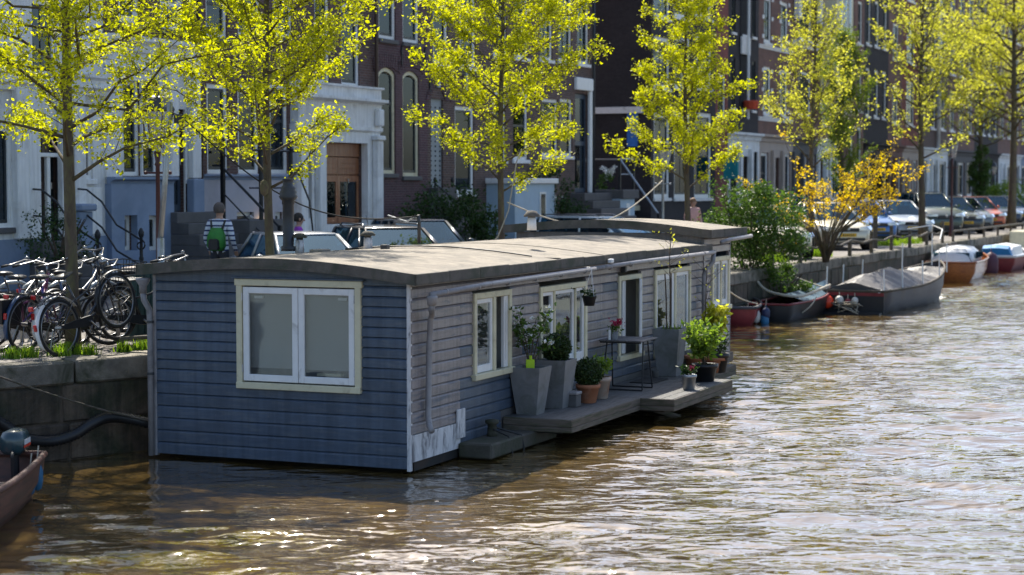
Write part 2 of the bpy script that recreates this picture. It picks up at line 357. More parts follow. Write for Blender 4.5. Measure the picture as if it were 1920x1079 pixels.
# ---- quay: bends a little just before the houseboat
DK = Vector((math.sin(R(47)), math.cos(R(47)), 0)); NK = Vector((DK.y, -DK.x, 0)); RZK = math.pi/2 - R(47)
KA = Q0 - DK * 16; FAR = Q0 + DQ * 190
back = -NQ * 60
m = MB(); z = QZ
edge = [KA - NK*.02, Q0, FAR]
m.add([tuple(p.xy) + (z,) for p in (KA - NK*.3, Q0 - NQ*.3, FAR - NQ*.3)] + [tuple((p + back).xy) + (z,) for p in (FAR, Q0, KA)], [(0,5,4,1), (1,4,3,2)])
street = tag(m.build('street', M['paving']), kind='structure')
m = MB()
for a, b, nn in ((KA, Q0, NK), (Q0, FAR, NQ)):
    pa, pb = a - nn*.012, b - nn*.012
    m.hexa([(pa.x,pa.y,-2.5),(pb.x,pb.y,-2.5),tuple((b - nn*1.2).xy)+(-2.5,),tuple((a - nn*1.2).xy)+(-2.5,)],
           [(pa.x,pa.y,QZ-.27),(pb.x,pb.y,QZ-.27),tuple((b - nn*1.2).xy)+(QZ-.27,),tuple((a - nn*1.2).xy)+(QZ-.27,)])
wall = tag(m.build('quay_wall', M['quaystone']), kind='structure')
def stone_mesh(L, D, H, seed, c=.025):
    r = random.Random(seed); mb = MB(); mb.cbox(0, L, 0, D, 0, H, c); mb.v = [(x + r.uniform(-.006,.006), y + r.uniform(-.006,.006), z_ + r.uniform(-.006,.006)) for x, y, z_ in mb.v]
    return mb.mesh('coping_stone', M['copingstone'])
cop = [stone_mesh(1.08, .46, .28, i) for i in range(4)]
for i in range(13):                                             # bent stretch beside the bicycles
    p = Q0 - DK*(1.1*(i+1)) + NK*.035; o = place(cop[i % 4], 'coping_stone', wall, (p.x, p.y, QZ - .275 + rnd.uniform(-.012,.012)), RZK)
for i in range(78):
    p = Q0 + DQ*(1.1*i + .02) + NQ*.035; place(cop[(i*3) % 4], 'coping_stone', wall, (p.x, p.y, QZ - .275 + rnd.uniform(-.012,.012)), RZQ)
def wallstone(L, H, seed):
    r = random.Random(seed); mb = MB(); mb.cbox(0, L, 0, .2, 0, H, .022); mb.v = [(x + r.uniform(-.008,.008), y + r.uniform(-.01,.01), z_ + r.uniform(-.008,.008)) for x, y, z_ in mb.v]
    return mb.mesh('wall_stone', M['quaystone'])
ws = [wallstone(l, .44, 20+i) for i, l in enumerate((1.25, .85, 1.05))]; wl = (1.25, .85, 1.05)
for row in range(3):
    for base, dd, nn, rz, L0, tot, sg in ((Q0, DK, NK, RZK, .3*row, 9, -1), (Q0, DQ, NQ, RZQ, .25*row, 12 if row < 3 else 0, 1)):
        s = .03 + L0; i = row
        if sg == 1: s = 21.0 + L0; tot = 34
        while s < tot:
            L = wl[i % 3]
            p = base + dd*(-(s + L) if sg < 0 else s) + nn*.01
            place(ws[i % 3], 'wall_stone', wall, (p.x, p.y, QZ - .28 - .455*(row+1)), rz); s += L + .02; i += 1
# ---- raised pavement along the house fronts
m = MB(); a, b = qpt(-8, -7.3), qpt(150, -7.3); c, d = qpt(150, -9.6), qpt(-8, -9.6)
m.hexa([tuple(p.xy)+(QZ-.1,) for p in (a,b,c,d)], [tuple(p.xy)+(QZ+.11,) for p in (a,b,c,d)])
pav = tag(m.build('pavement', M['bluestone']), kind='structure')
kb = MB().cbox(0, 1.46, 0, .16, 0, .13, .015).mesh('kerb_stone', M['kerb'])
for i in range(70):
    p = qpt(2 + 1.5*i, -7.28); place(kb, 'kerb_stone', pav, (p.x, p.y, QZ-.005), RZQ)
# ---- grass growing along the edge by the bicycles
def grass(name, label, spots, n, seed, hmax=.22):
    r = random.Random(seed); mb = MB()
    for _ in range(n):
        s0, q0, rad = r.choice(spots); rad *= r.choice((.35, .6, 1)); an = r.uniform(0, 6.28); rr = rad*math.sqrt(r.random())
        p = Q0 + (DK*s0 if s0 < 0 else DQ*s0) + (NK if s0 < 0 else NQ)*q0 + Vector((math.cos(an)*rr, math.sin(an)*rr*.7, 0))
        h = r.uniform(.06, hmax); wd = r.uniform(.006, .012); t1 = r.uniform(0, 6.28); lean = r.uniform(.1, .6)*h
        dx, dy = math.cos(t1)*wd, math.sin(t1)*wd; lx, ly = math.cos(t1+1.3)*lean, math.sin(t1+1.3)*lean
        mb.add([(p.x-dx,p.y-dy,QZ-.01),(p.x+dx,p.y+dy,QZ-.01),(p.x+dx*.6+lx*.45,p.y+dy*.6+ly*.45,QZ+h*.6),(p.x-dx*.6+lx*.45,p.y-dy*.6+ly*.45,QZ+h*.6),(p.x+lx,p.y+ly,QZ+h)],
               [(0,1,2,3),(3,2,4)])
    o = mb.build(name, leafmat(name+'_blades', (.10,.20,.02), (.28,.38,.05), .45)); return tag(o, label, 'grass', kind='stuff')
rg_ = random.Random(77); sp = [(-3.4+rg_.random()*3.3, -.62+rg_.uniform(-.3,.12), rg_.uniform(.06,.2)) for i in range(17)] + [(.1+.16*i, -.55+.1*(i % 3), .16) for i in range(7)]
grass('grass', 'bright green grass tufts along the quay edge under the bicycles', sp, 2600, 3, .17)
sp = [(34.2, -1.1, .5), (33.6, -.8, .4), (44, -1.2, .6), (46.5, -1.1, .5), (29.5, -1, .5)]
grass('verge_grass', 'green weeds on the quay edge in front of the parked cars', sp, 2500, 4, .3)
# ================================================================== HOUSES
# local frame of every house: x along the street (0 at its near corner), y into the house, z up from the street
HZ = QZ + .11
def rect_wall(x0, x1, z0, z1, holes, depth=.16):
    xs = sorted({x0, x1, *[h[0] for h in holes], *[h[1] for h in holes]}); zs = sorted({z0, z1, *[h[2] for h in holes], *[h[3] for h in holes]})
    xs = [x for x in xs if x0 <= x <= x1]; zs = [z_ for z_ in zs if z0 <= z_ <= z1]
    mb = MB()
    for i in range(len(xs)-1):
        for j in range(len(zs)-1):
            cx, cz = (xs[i]+xs[i+1])/2, (zs[j]+zs[j+1])/2
            if any(h[0] < cx < h[1] and h[2] < cz < h[3] for h in holes): continue
            mb.add([(xs[i],0,zs[j]),(xs[i+1],0,zs[j]),(xs[i+1],0,zs[j+1]),(xs[i],0,zs[j+1])], [(0,1,2,3)])
    for a, b, c, d in holes:
        e = depth
        mb.add([(a,0,c),(a,e,c),(a,e,d),(a,0,d)], [(0,1,2,3)]); mb.add([(b,0,c),(b,0,d),(b,e,d),(b,e,c)], [(0,1,2,3)])
        mb.add([(a,0,d),(a,e,d),(b,e,d),(b,0,d)], [(0,1,2,3)]); mb.add([(a,0,c),(b,0,c),(b,e,c),(a,e,c)], [(0,1,2,3)])
    return mb
def shell(mb, W, D, z0, z1):
    """side, back and top of a house behind its front"""
    mb.add([(0,0,z0),(0,0,z1),(0,D,z1),(0,D,z0)], [(0,1,2,3)]); mb.add([(W,0,z0),(W,D,z0),(W,D,z1),(W,0,z1)], [(0,1,2,3)])
    mb.add([(0,D,z0),(0,D,z1),(W,D,z1),(W,D,z0)], [(0,1,2,3)]); mb.add([(0,0,z1),(W,0,z1),(W,D,z1),(0,D,z1)], [(0,1,2,3)])
def arched(x0, x1, z0, z1, rise, n=9):
    pts = [(x0, z0), (x1, z0)]
    if rise <= 0: return pts + [(x1, z1), (x0, z1)]
    return pts + [(x1 + (x0-x1)*k/n, z1 - rise + rise*math.sin(math.pi*k/n)**.75) for k in range(n+1)]
def ring(mb, outer, inner, y0, y1):
    n = len(outer)
    mb.v_base = len(mb.v)
    mb.add([(x,y0,z_) for x, z_ in outer] + [(x,y0,z_) for x, z_ in inner] + [(x,y1,z_) for x, z_ in outer] + [(x,y1,z_) for x, z_ in inner],
           [(i,(i+1)%n,n+(i+1)%n,n+i) for i in range(n)] + [(2*n+i,3*n+i,3*n+(i+1)%n,2*n+(i+1)%n) for i in range(n)]
           + [(i,2*n+i,2*n+(i+1)%n,(i+1)%n) for i in range(n)] + [(n+i,n+(i+1)%n,3*n+(i+1)%n,3*n+i) for i in range(n)])
def window(house, x0, x1, z0, z1, style='sash', arch=0., framem='frame', sashm='sash', split=.62, fw=.09, mull=0, behind='curtain', sill=True, wallm=None, panes_h=0):
    """sash window set back in its opening: frame, sash, pane, curtain, sill"""
    W = x1-x0; f = MB()
    o_ = arched(x0, x1, z0, z1, arch); i_ = arched(x0+fw, x1-fw, z0+fw*.9, z1-fw, arch*.85)
    ring(f, o_, i_, .045, .13)
    win = f.build('window', M[framem], house)
    if arch and wallm:                                     # brick spandrels over the curved head
        sp_ = MB(); n = 9
        for k in range(n):
            xa, xb = x0 + W*k/n, x0 + W*(k+1)/n
            za, zb = z1 - arch + arch*math.sin(math.pi*k/n)**.75, z1 - arch + arch*math.sin(math.pi*(k+1)/n)**.75
            sp_.hexa([(xa,.002,za+.001),(xb,.002,zb+.001),(xb,.12,zb+.001),(xa,.12,za+.001)], [(xa,.002,z1+.002),(xb,.002,z1+.002),(xb,.12,z1+.002),(xa,.12,z1+.002)])
        sp_.build('arch_spandrel', wallm, house)
    s = MB(); a, b, c, d = x0+fw, x1-fw, z0+fw*.9, z1-fw; t = .055
    s.box(a, a+t, .075, .115, c, d - arch*.5); s.box(b-t, b, .075, .115, c, d - arch*.5); s.box(a+t, b-t, .075, .115, c, c+t*1.3)
    if not arch: s.box(a+t, b-t, .075, .115, d-t, d)
    if split: zz = c + (d-c)*split; s.box(a+t, b-t, .07, .12, zz-.035, zz+.035)
    for k in range(mull): xx = a + (b-a)*(k+1)/(mull+1); s.box(xx-.015, xx+.015, .082, .112, c+t*1.3, d-t)
    for k in range(panes_h): zz = c + (d-c)*(k+1)/(panes_h+1); s.box(a+t, b-t, .084, .110, zz-.012, zz+.012)
    s.build('sash', M[sashm], win)
    g = MB(); g.box(a+.01, b-.01, .094, .098, c+.01, d - arch*.35); g.build('pane', M['pane'], win)
    if behind:
        k = MB(); wv = 12; dd = d - arch*.3
        for i in range(wv):                                # curtain hanging in folds, drawn to the sides
            xa, xb = a + (b-a)*i/wv, a + (b-a)*(i+1)/wv
            if behind == 'sides' and .28 < (i+.5)/wv < .72: continue
            ya, yb = .24 + .02*(i % 2), .24 + .02*((i+1) % 2); k.add([(xa,ya,c),(xb,yb,c),(xb,yb,dd),(xa,ya,dd)], [(0,1,2,3)])
        k.build('curtain', M['curtain'], win)
    if sill: MB().cbox(x0-.06, x1+.06, -.07, .06, z0-.11, z0-.002, .012).build('sill', M['bluestone'] if sill is True else M[sill], win)
    return win
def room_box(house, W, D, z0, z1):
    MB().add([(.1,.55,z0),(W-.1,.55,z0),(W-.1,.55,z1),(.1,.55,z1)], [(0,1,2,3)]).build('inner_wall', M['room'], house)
class House:
    def __init__(s, label, u0=None, u1=None, s0=None, s1=None, top=13, mat='brickB', depth=9, off=0.0, base=None, basem=None, name='canal_house', group='houses along the canal street'):
        s.s0 = fa(u0, 300, off)[0] if s0 is None else s0; s.s1 = fa(u1, 300, off)[0] if s1 is None else s1; s.W = s.s1 - s.s0; s.off = off; s.D = depth; s.top = top
        p = F0 + DQ*s.s0 + NQ*off; s.e = thing(name, label, 'house', (p.x, p.y, HZ), RZQ, group); s.mat = M[mat]; s.holes = []; s.base = base; s.basem = basem; s.parts = []
    def px(s, u, v):
        a, b = fa(u, v, s.off); return a - s.s0, b - HZ
    def box_px(s, u0, v0, u1, v1):
        """rectangle seen between two picture corners, on the house front"""
        uc, vc = (u0+u1)/2, (v0+v1)/2; x0 = s.px(u0, vc)[0]; x1 = s.px(u1, vc)[0]
        return x0, x1, s.px(uc, v1)[1], s.px(uc, v0)[1]
    def win(s, x0, x1, z0, z1, **kw):
        x0 = max(x0, .06); x1 = min(x1, s.W-.06); s.holes.append((x0, x1, z0, z1)); s.parts.append(('w', x0, x1, z0, z1, kw))
    def win_px(s, u0, v0, u1, v1, **kw): s.win(*s.box_px(u0, v0, u1, v1), **kw)
    def hole(s, x0, x1, z0, z1): s.holes.append((x0, x1, z0, z1))
    def finish(s):
        mb = rect_wall(0, s.W, s.base or 0, s.top, [h for h in s.holes if h[3] > (s.base or 0)]); shell(mb, s.W, s.D, -.2, s.top)
        mb.build('wall', s.mat, s.e)
        if s.base:
            b = rect_wall(0, s.W, -.2, s.base, [h for h in s.holes if h[2] < s.base], .2)
            b.v = [(x, y-.03, z_) for x, y, z_ in b.v]; b.add([(0,-.03,s.base),(s.W,-.03,s.base),(s.W,.01,s.base),(0,.01,s.base)], [(0,1,2,3)]); b.build('base_wall', M[s.basem], s.e)
        room_box(s.e, s.W, s.D, -.1, s.top-.3)
        for k, x0, x1, z0, z1, kw in s.parts: window(s.e, x0, x1, z0, z1, wallm=s.mat, **kw)
        return s
    def band(s, z0, z1, proj=.1, mat='whitewall', x0=0, x1=None, name='cornice'):
        x1 = s.W if x1 is None else x1; m = MB(); h = z1-z0
        m.prism([(0,z0),(-proj*.45,z0),(-proj*.55,z0+h*.45),(-proj,z0+h*.7),(-proj,z1),(0,z1)], lambda p, t: (t, p[0]-.002, p[1]), x0, x1); return m.build(name, M[mat], s.e)
    def anchor(s, x, z0, z1):
        m = MB(); m.prism([(x-.025,z0),(x,z0-.06),(x+.025,z0),(x+.02,(z0+z1)/2),(x+.03,z1-.15),(x,z1),(x-.03,z1-.15),(x-.02,(z0+z1)/2)], lambda p, t: (p[0], t, p[1]), -.04, .01); return m.build('wall_anchor', M['iron'], s.e)
    def board(s, name, mat, x0, x1, z0, z1, y0, y1, c=.01, parent=None):
        return MB().cbox(x0, x1, y0, y1, z0, z1, c).build(name, M[mat], parent or s.e)
def panel_door(h, x0, x1, z0, z1, mat='darkdoor', glazed=True, rows=2, cols=2, y=.1, leaves=1, light=.0, hand=True):
    """door with rails, stiles and glazed or solid panels"""
    d = MB().box(x0, x1, y+.02, y+.06, z0, z1).build('door', M[mat], h.e)
    m = MB(); wl_ = (x1-x0)/leaves
    for k in range(leaves):
        a, b = x0 + wl_*k + .008, x0 + wl_*(k+1) - .008
        m.box(a, a+.09, y-.02, y+.018, z0+.02, z1-.02); m.box(b-.09, b, y-.02, y+.018, z0+.02, z1-.02)
        for i in range(rows+1):
            zc = z0 + .09 + (z1-z0-.18)*i/rows; m.box(a+.09, b-.09, y-.018, y+.016, zc-.07, zc+.07)
    m.build('door_rails', M[mat], d)
    if glazed:
        for k in range(leaves):
            a, b = x0 + wl_*k + .1, x0 + wl_*(k+1) - .1
            for i in range(rows):
                za, zb = z0 + .09 + (z1-z0-.18)*i/rows + .07, z0 + .09 + (z1-z0-.18)*(i+1)/rows - .07
                for j in range(cols):
                    xa, xb = a + (b-a)*j/cols + .012, a + (b-a)*(j+1)/cols - .012
                    MB().box(xa, xb, y-.004, y+.012, za, zb).build('pane', M['pane'], d)
    if hand: MB().tube([(x1-.05-wl_*(leaves-1)*.5, y-.05, z0+1.0), (x1-.05-wl_*(leaves-1)*.5, y-.05, z0+1.12)], .014, 6).build('handle', M['chrome'], d)
    return d
def steps(h, x0, x1, n, rise, going, z0=0, mat='bluestone', y_end=-.03, sidem=None):
    st = []
    for i in range(n):
        y1 = y_end - going*(n-1-i); m = MB(); m.cbox(x0, x1, y1-going-.02, y_end - (0 if i == n-1 else .0), z0 + rise*i, z0 + rise*(i+1), .012)
        st.append(m.build('step', M[mat], h.e))
    return st
def railing(h, pts, name='stair_railing', r=.018, posts=True, mid=True):
    m = MB(); m.tube(pts, r, 6)
    if mid: m.tube([(p[0], p[1], p[2]-.42) for p in pts], r*.7, 6)
    o = m.build(name, M['iron'], h.e)
    if posts:
        for p in (pts[0], pts[-1]):
            q = MB(); q.lathe([(.045,-.9),(.045,-.82),(.028,-.78),(.028,-.3),(.04,-.26),(.028,-.2),(.026,.02),(.045,.06),(.05,.1),(.03,.16),(.0,.17)], 10, p); q.build('newel_post', M['iron'], o, True)
    return o
# ---------------- white house at the near end (door with patterned glass)
h = House('white stucco house with patterned glass door and blue-grey base', s0=1.5, u1=196, top=13, mat='whitewall', base=.95, basem='bluegrey')
h.win_px(-60, 236, 24, 428, style='bay', framem='frame', split=.0, behind='curtain')
d0 = h.box_px(70, 244, 114, 452); h.hole(*d0)
h.win_px(152, 232, 174, 336, split=0, framem='frame', sashm='darkdoor', behind=None, sill='whitewall'); 
h.win_px(58, 0, 106, 142, split=.55, mull=1, sashm='sash', behind='sides'); h.win_px(-70, 10, -20, 150, split=.55)
h.win_px(0, 90, 18, 130, split=.5, sashm='sash'); 
h.finish(); dd = panel_door(h, *d0, mat='darkdoor', rows=2, cols=1, leaves=2)
h.board('door_post', 'frame', (d0[0]+d0[1])/2-.05, (d0[0]+d0[1])/2+.05, d0[2], d0[3]-.5, .0, .08); h.board('transom', 'frame', d0[0], d0[1], d0[3]-.52, d0[3]-.44, -.02, .09)
for u in (34, 56, 118, 142): x = h.px(u, 320)[0]; h.board('pilaster', 'whitewall', x-.17, x+.17, .95, h.px(u, 165)[1], -.14, .01, .02)
for v in (152, 172): z_ = h.px(60, v)[1]; h.band(z_, z_+.2, .2)
x = h.px(136, 440)[0]; h.board('pedestal', 'bluegrey', x-.2, x+.2, 0, 1.45, -.35, -.04, .02); h.board('pedestal_cap', 'bluegrey', x-.26, x+.26, 1.46, 1.6, -.42, -.03, .03)
bx = h.box_px(157, 352, 186, 440); h.board('panel', 'whitewall', bx[0], bx[1], bx[2], bx[3], -.08, -.035)
steps(h, d0[0]-.3, d0[1]+.3, 4, (d0[2])/4, .3); hx = d0[1]+.35
h2 = h
def curl_rail(h, x, pts):
    m = MB(); m.tube(pts, .02, 6); e = pts[-1]
    m.tube([(e[0], e[1] - .12*math.sin(a)*(1-a/12) , e[2]-.11 + .11*math.cos(a)*(1-a/12)) for a in [k*.5 for k in range(14)]], .016, 6); return m.build('curved_handrail', M['iron'], h.e)
for xx in (d0[0]-.3, hx):
    for dz in (0, -.5):
        curl_rail(h, xx, [(xx, -.1, d0[2]+1.0+dz), (xx, -.35, d0[2]+.98+dz), (xx, -.7, d0[2]+.75+dz), (xx, -1.05, d0[2]+.3+dz), (xx, -1.35, .95+dz+.1), (xx, -1.6, .92+dz)])
    MB().lathe([(.06,0),(.06,.1),(.035,.14),(.035,.5),(.05,.55),(.035,.6),(.03,.95),(.055,1.0),(.06,1.06),(.03,1.13),(.0,1.15)], 10, (xx,-1.62,0)).build('newel_post', M['iron'], h.e, True)
pb = h.box_px(-20, 472, 48, 560)
# ---------------- blue-grey house with bay and steep steps
h = House('house with blue-grey base, white bay window and upper brown brick floors', u0=196, u1=373, top=13.2, mat='brickA', base=None)
zc = h.px(280, 100)[1]; zb = h.px(270, 345)[1]
h.win_px(228, 152, 262, 330, split=.62, sashm='sash', behind='curtain'); h.win_px(264, 152, 296, 330, split=.62, sashm='sash', behind='curtain')
d1 = h.box_px(320, 205, 344, 398); h.hole(*d1)
h.win_px(222, 404, 246, 470, split=0, sashm='darkdoor', behind=None, sill=None); h.win_px(268, 404, 296, 470, split=0, sashm='sash', behind=None, sill=None)
h.win_px(300, -40, 345, 56, split=.5, mull=1, sashm='frame'); h.win_px(222, -50, 262, 44, split=.5, mull=1, sashm='frame')
h.win(.6, 1.7, 9.2, 11.2); h.win(3.0, 4.2, 9.2, 11.2)
h.finish(); panel_door(h, *d1, mat='bluedoor', rows=3, cols=1)
W = h.W
def clad(h, mat, z0, z1, y0, y1, x0, x1, name):
    mb = rect_wall(x0, x1, z0, z1, [q for q in h.holes if q[2] < z1 and q[3] > z0 and q[0] > x0-.2 and q[1] < x1+.2], abs(y0-y1)); mb.v = [(x, y+y0, z_) for x, y, z_ in mb.v]
    mb.add([(x0,y0,z1),(x1,y0,z1),(x1,y1,z1),(x0,y1,z1)], [(0,1,2,3)]); mb.add([(x1,y0,z0),(x1,y1,z0),(x1,y1,z1),(x1,y0,z1)], [(0,1,2,3)]); mb.add([(x0,y0,z0),(x0,y0,z1),(x0,y1,z1),(x0,y1,z0)], [(0,1,2,3)])
    return mb.build(name, M[mat], h.e)
xd = d1[0] - .12
clad(h, 'whitewall', zb, zc, -.05, .0, 0, W, 'stucco_front'); clad(h, 'bluegrey', -.2, zb-.001, -.16, .0, 0, xd, 'bay_base')
h.band(zb-.02, zb+.14, .26, 'bluegrey', 0, xd+.05, 'bay_ledge'); h.band(zc-.02, zc+.3, .24)
z_ = h.px(280, 140)[1]; h.band(z_, z_+.12, .14)
for u in (314, 356): x = h.px(u, 300)[0]; h.board('pilaster', 'whitewall', x-.16, x+.16, h.px(u, 335)[1] if u > 330 else zb+.15, zc-.02, -.2, -.055, .02); 
x = h.px(356, 360)[0]; h.board('pilaster_base', 'bluegrey', x-.2, x+.2, 0, h.px(356, 336)[1], -.25, -.05, .02)
steps(h, d1[0]-.25, d1[1]+1.1, 6, d1[2]/6, .28)
xx = d1[1] + 1.05
MB().tube([(xx,-1.75,1.05),(xx,-.25,d1[2]+1.0),(xx,-.05,d1[2]+1.0)], .03, 6).tube([(xx,-1.75,.5),(xx,-.25,d1[2]+.45)], .018, 6).build('stair_railing', M['iron'], h.e)
for yy, z0_, z1_ in ((-1.75, 0, 1.1), (-.3, d1[2]-.2, d1[2]+1.6), (-.3, d1[2]-.2, d1[2]+1.6)): MB().cbox(xx-.045, xx+.045, yy-.045, yy+.045, z0_, z1_, .01).build('newel_post', M['iron'], h.e)
x = W - .08; MB().tube([(x,-.1,0),(x,-.1,12.5)], .055, 8).build('downpipe', M['darkdoor'], h.e, True)
# ---------------- brick house with the white portal
h = House('brown brick house with white classical portal and oak double doors', u0=373, u1=702, top=13, mat='brickA', base=None)
zb = h.px(450, 338)[1]
for u0, u1 in ((388, 428), (446, 486), (506, 540)): h.win_px(u0, 158, u1, 326, split=.6, fw=.1, behind='sides', sill='lilac')
for u0, u1 in ((386, 426), (446, 488), (512, 548)): h.win_px(u0, -46, u1, 70, split=.55, behind='curtain')
h.win_px(640, 6, 674, 162, split=.55, arch=.12, behind='sides'); h.win_px(590, -10, 618, 156, split=.55, arch=.12, behind='sides')
dB = h.box_px(598, 268, 678, 420); sB = h.box_px(553, 303, 573, 410); h.hole(*dB); h.hole(*sB)
for u0, u1 in ((440, 472), (512, 528)): h.win_px(u0, 398, u1, 440, split=0, behind=None, framem='frame', sill=None)
h.win(1.0, 2.0, 9.4, 11.4); h.win(4.5, 5.6, 9.4, 11.4); h.win(6.4, 7.3, 9.4, 11.4)
h.finish(); panel_door(h, *sB, mat='darkdoor', rows=1, cols=1, glazed=False)
panel_door(h, dB[0], dB[1], dB[2], dB[2]+(dB[3]-dB[2])*.60, mat='dooroak', rows=1, cols=2, leaves=2); 
zt = dB[2]+(dB[3]-dB[2])*.60; panel_door(h, dB[0], dB[1], zt+.01, dB[3]-.35, mat='dooroak', rows=2, cols=3, leaves=2, hand=False); h.board('door_head', 'dooroak', dB[0], dB[1], dB[3]-.34, dB[3], .06, .14)
x0p = h.px(545, 300)[0]; x1p = h.W - .02
clad(h, 'whitewall', -.2, h.px(690, 238)[1], -.18, .0, x0p, x1p, 'portal_front')
for v0, v1, pr in ((262, 240, .25), (205, 188, .42), (176, 165, .3)):
    h.band(h.px(690, v0)[1], h.px(690, v1)[1], pr, 'whitewall', x0p-.05, x1p+.03, 'portal_cornice')
clad(h, 'whitewall', h.px(690, 240)[1]+.001, h.px(690, 170)[1], -.22, .0, x0p, x1p, 'portal_frieze')
for u in (549, 584, 692): 
    x = h.px(u, 330)[0]; x = min(x, h.W-.2); zt_ = h.px(690, 264)[1]; h.board('pilaster', 'whitewall', x-.16, x+.16, .3, zt_, -.34, -.185, .02); h.board('pilaster_base', 'whitewall', x-.21, x+.21, -.05, .3, -.4, -.19, .02); h.board('pilaster_capital', 'whitewall', x-.2, x+.2, zt_+.002, zt_+.12, -.39, -.19, .02)
x = h.px(692, 225)[0]; h.board('scroll_bracket', 'whitewall', min(x,h.W-.2)-.13, min(x,h.W-.2)+.13, h.px(692,238)[1], h.px(692,206)[1], -.38, -.225, .03)
clad(h, 'lilac', -.2, zb, -.06, .0, 0, x0p-.001, 'stucco_base'); h.band(zb, zb+.12, .14, 'bluegrey', 0, x0p-.06, 'base_ledge')
rx0 = h.px(385, 420)[0]; rx1 = h.px(470, 420)[0]
for i in range(4): MB().cbox(.2, rx1, -1.15-.001*i, -.065, .30*i, .30*(i+1), .01).build('landing_stone', M['bluestone'], h.e)
for xa in (.75, rx1-.05): MB().lathe([(.05,0),(.05,1.5),(.07,1.56),(.035,1.62),(.0,1.68)], 8, (xa,-1.1,1.2)).build('landing_post', M['iron'], h.e)
MB().tube([(.3,-1.1,2.72),(rx1+.35,-1.1,2.72)], .03, 6).tube([(.3,-1.1,1.9),(rx1,-1.1,1.9)], .022, 6).build('landing_rail', M['iron'], h.e)
MB().tube([(rx1,-1.1,2.35),(rx1+.3,-1.1,2.2),(rx1+.75,-1.1,1.6),(rx1+.9,-1.1,.9)], .022, 6).build('curved_handrail', M['iron'], h.e)
wl1 = MB().lathe([(.03,0),(.09,.05),(.09,.28),(.03,.34)], 8, (rx1-.28,-.16,.95)).build('wall_lantern', M['lampglass'], h.e)
em, et, ep = newmat('lit_bulb'); ep.inputs['Emission Color'].default_value = (1,.62,.2,1); ep.inputs['Emission Strength'].default_value = 5; MATS['bulb'] = em
for dx in (-.28, .32):
    b_ = MB().lathe([(.0,0),(.05,.04),(.06,.13),(.0,.2)], 8, (rx1+dx,-.17,1.0)).build('wall_lamp', em, h.e, True)
MB().tube([(h.W-.05,-.1,0),(h.W-.05,-.1,12.8)], .05, 8).build('downpipe', M['darkdoor'], h.e, True)
# ---------------- plum brick house with two arched window bays
h = House('plum brick house with tall arched windows and iron wall anchors', u0=702, u1=802, top=13, mat='brickC', base=1.0, basem='bluestone')
for u0, u1, dv in ((710, 742, 0), (755, 786, 7)):
    h.win_px(u0, 127+dv, u1, 326+dv*.7, arch=.16, split=.68, fw=.1, sashm='sash', framem='cream', behind='sides'); h.win_px(u0, -60+dv, u1, 74+dv, split=.7, fw=.1, behind='curtain')
    h.win_px(u0, -200+dv, u1, -110+dv, split=.7)
h.finish()
for u in (704, 750, 794): h.anchor(h.px(u, 100)[0]+.06, h.px(u, 115+(u-704)*.1)[1], h.px(u, 80+(u-704)*.1)[1])
for u in (726, 770): 
    x = h.px(u, 120)[0]; zt_ = h.px(u, 127)[1]; m = MB()
    for k in range(13):
        a0, a1 = -1.0+2.0*k/13, -1.0+2.0*(k+1)/13-.03; m.hexa([(x+.72*a0,-.02,zt_+.02-.16*a0*a0),(x+.72*a1,-.02,zt_+.02-.16*a1*a1),(x+.72*a1,.01,zt_+.02-.16*a1*a1),(x+.72*a0,.01,zt_+.02-.16*a0*a0)],[(x+.8*a0,-.02,zt_+.36-.16*a0*a0),(x+.8*a1,-.02,zt_+.36-.16*a1*a1),(x+.8*a1,.01,zt_+.36-.16*a1*a1),(x+.8*a0,.01,zt_+.36-.16*a0*a0)])
    m.build('brick_arch', M['brickC'], h.e)
# ---------------- brick house with the studded door
h = House('brown brick house with studded grey door under a pointed arch', u0=802, u1=905, top=12.6, mat='brickD', base=1.15, basem='bluestone')
dS = h.box_px(808, 186, 831, 352); h.hole(dS[0], dS[1], dS[2], dS[3])
h.win_px(853, 292-92, 889, 363, split=.62, fw=.11, framem='frame', sashm='sash', behind='sides', sill='white'); h.win_px(812, -70, 840, 121, split=.55, fw=.11, behind='sides', sill='white'); h.win_px(862, -60, 892, 126, split=.55, fw=.11, behind='sides', sill='white')
h.finish(); d_ = MB().box(dS[0], dS[1], .06, .12, dS[2], dS[3]).build('studded_door', M['stud'], h.e)
for i in range(16):
    for j in range(3): MB().lathe([(.03,0),(.02,.02),(0,.028)], 6, (0,0,0)).build('door_stud', M['iron'], d_, loc=(dS[0]+(dS[1]-dS[0])*(.14+.36*j), .058, dS[2]+.2+(dS[3]-dS[2]-.3)*i/16)).rotation_euler = (math.pi/2, 0, 0)
for xa, xb in ((dS[0]-.1, dS[1]+.12), (h.px(853,200)[0]-.1, h.px(889,200)[0]+.1)):
    zt_ = dS[3]-.05; m = MB(); n = 12
    for k in range(n):
        t0, t1 = k/n, (k+1)/n-.012; f_ = lambda t, e: ((xa - e + (xb-xa+2*e)*t), zt_ + (.45+e)*(1-abs(2*t-1)**1.7))
        a, b, c, d = f_(t0,.0), f_(t1,.0), f_(t1,.22), f_(t0,.22); m.hexa([(a[0],-.03,a[1]),(b[0],-.03,b[1]),(b[0],.01,b[1]),(a[0],.01,a[1])],[(d[0],-.03,d[1]),(c[0],-.03,c[1]),(c[0],.01,c[1]),(d[0],.01,d[1])])
    m.build('pointed_arch', M['brickC'], h.e); h.board('keystone', 'stud', (xa+xb)/2-.06, (xa+xb)/2+.06, zt_+.35, zt_+.85, -.08, .0)
h.band(h.px(850,139)[1], h.px(850,133)[1]+.05, .08, 'bluestone', name='string_course')
for u in (805, 846, 897): h.anchor(h.px(u,150)[0], h.px(u,172)[1], h.px(u,146)[1])
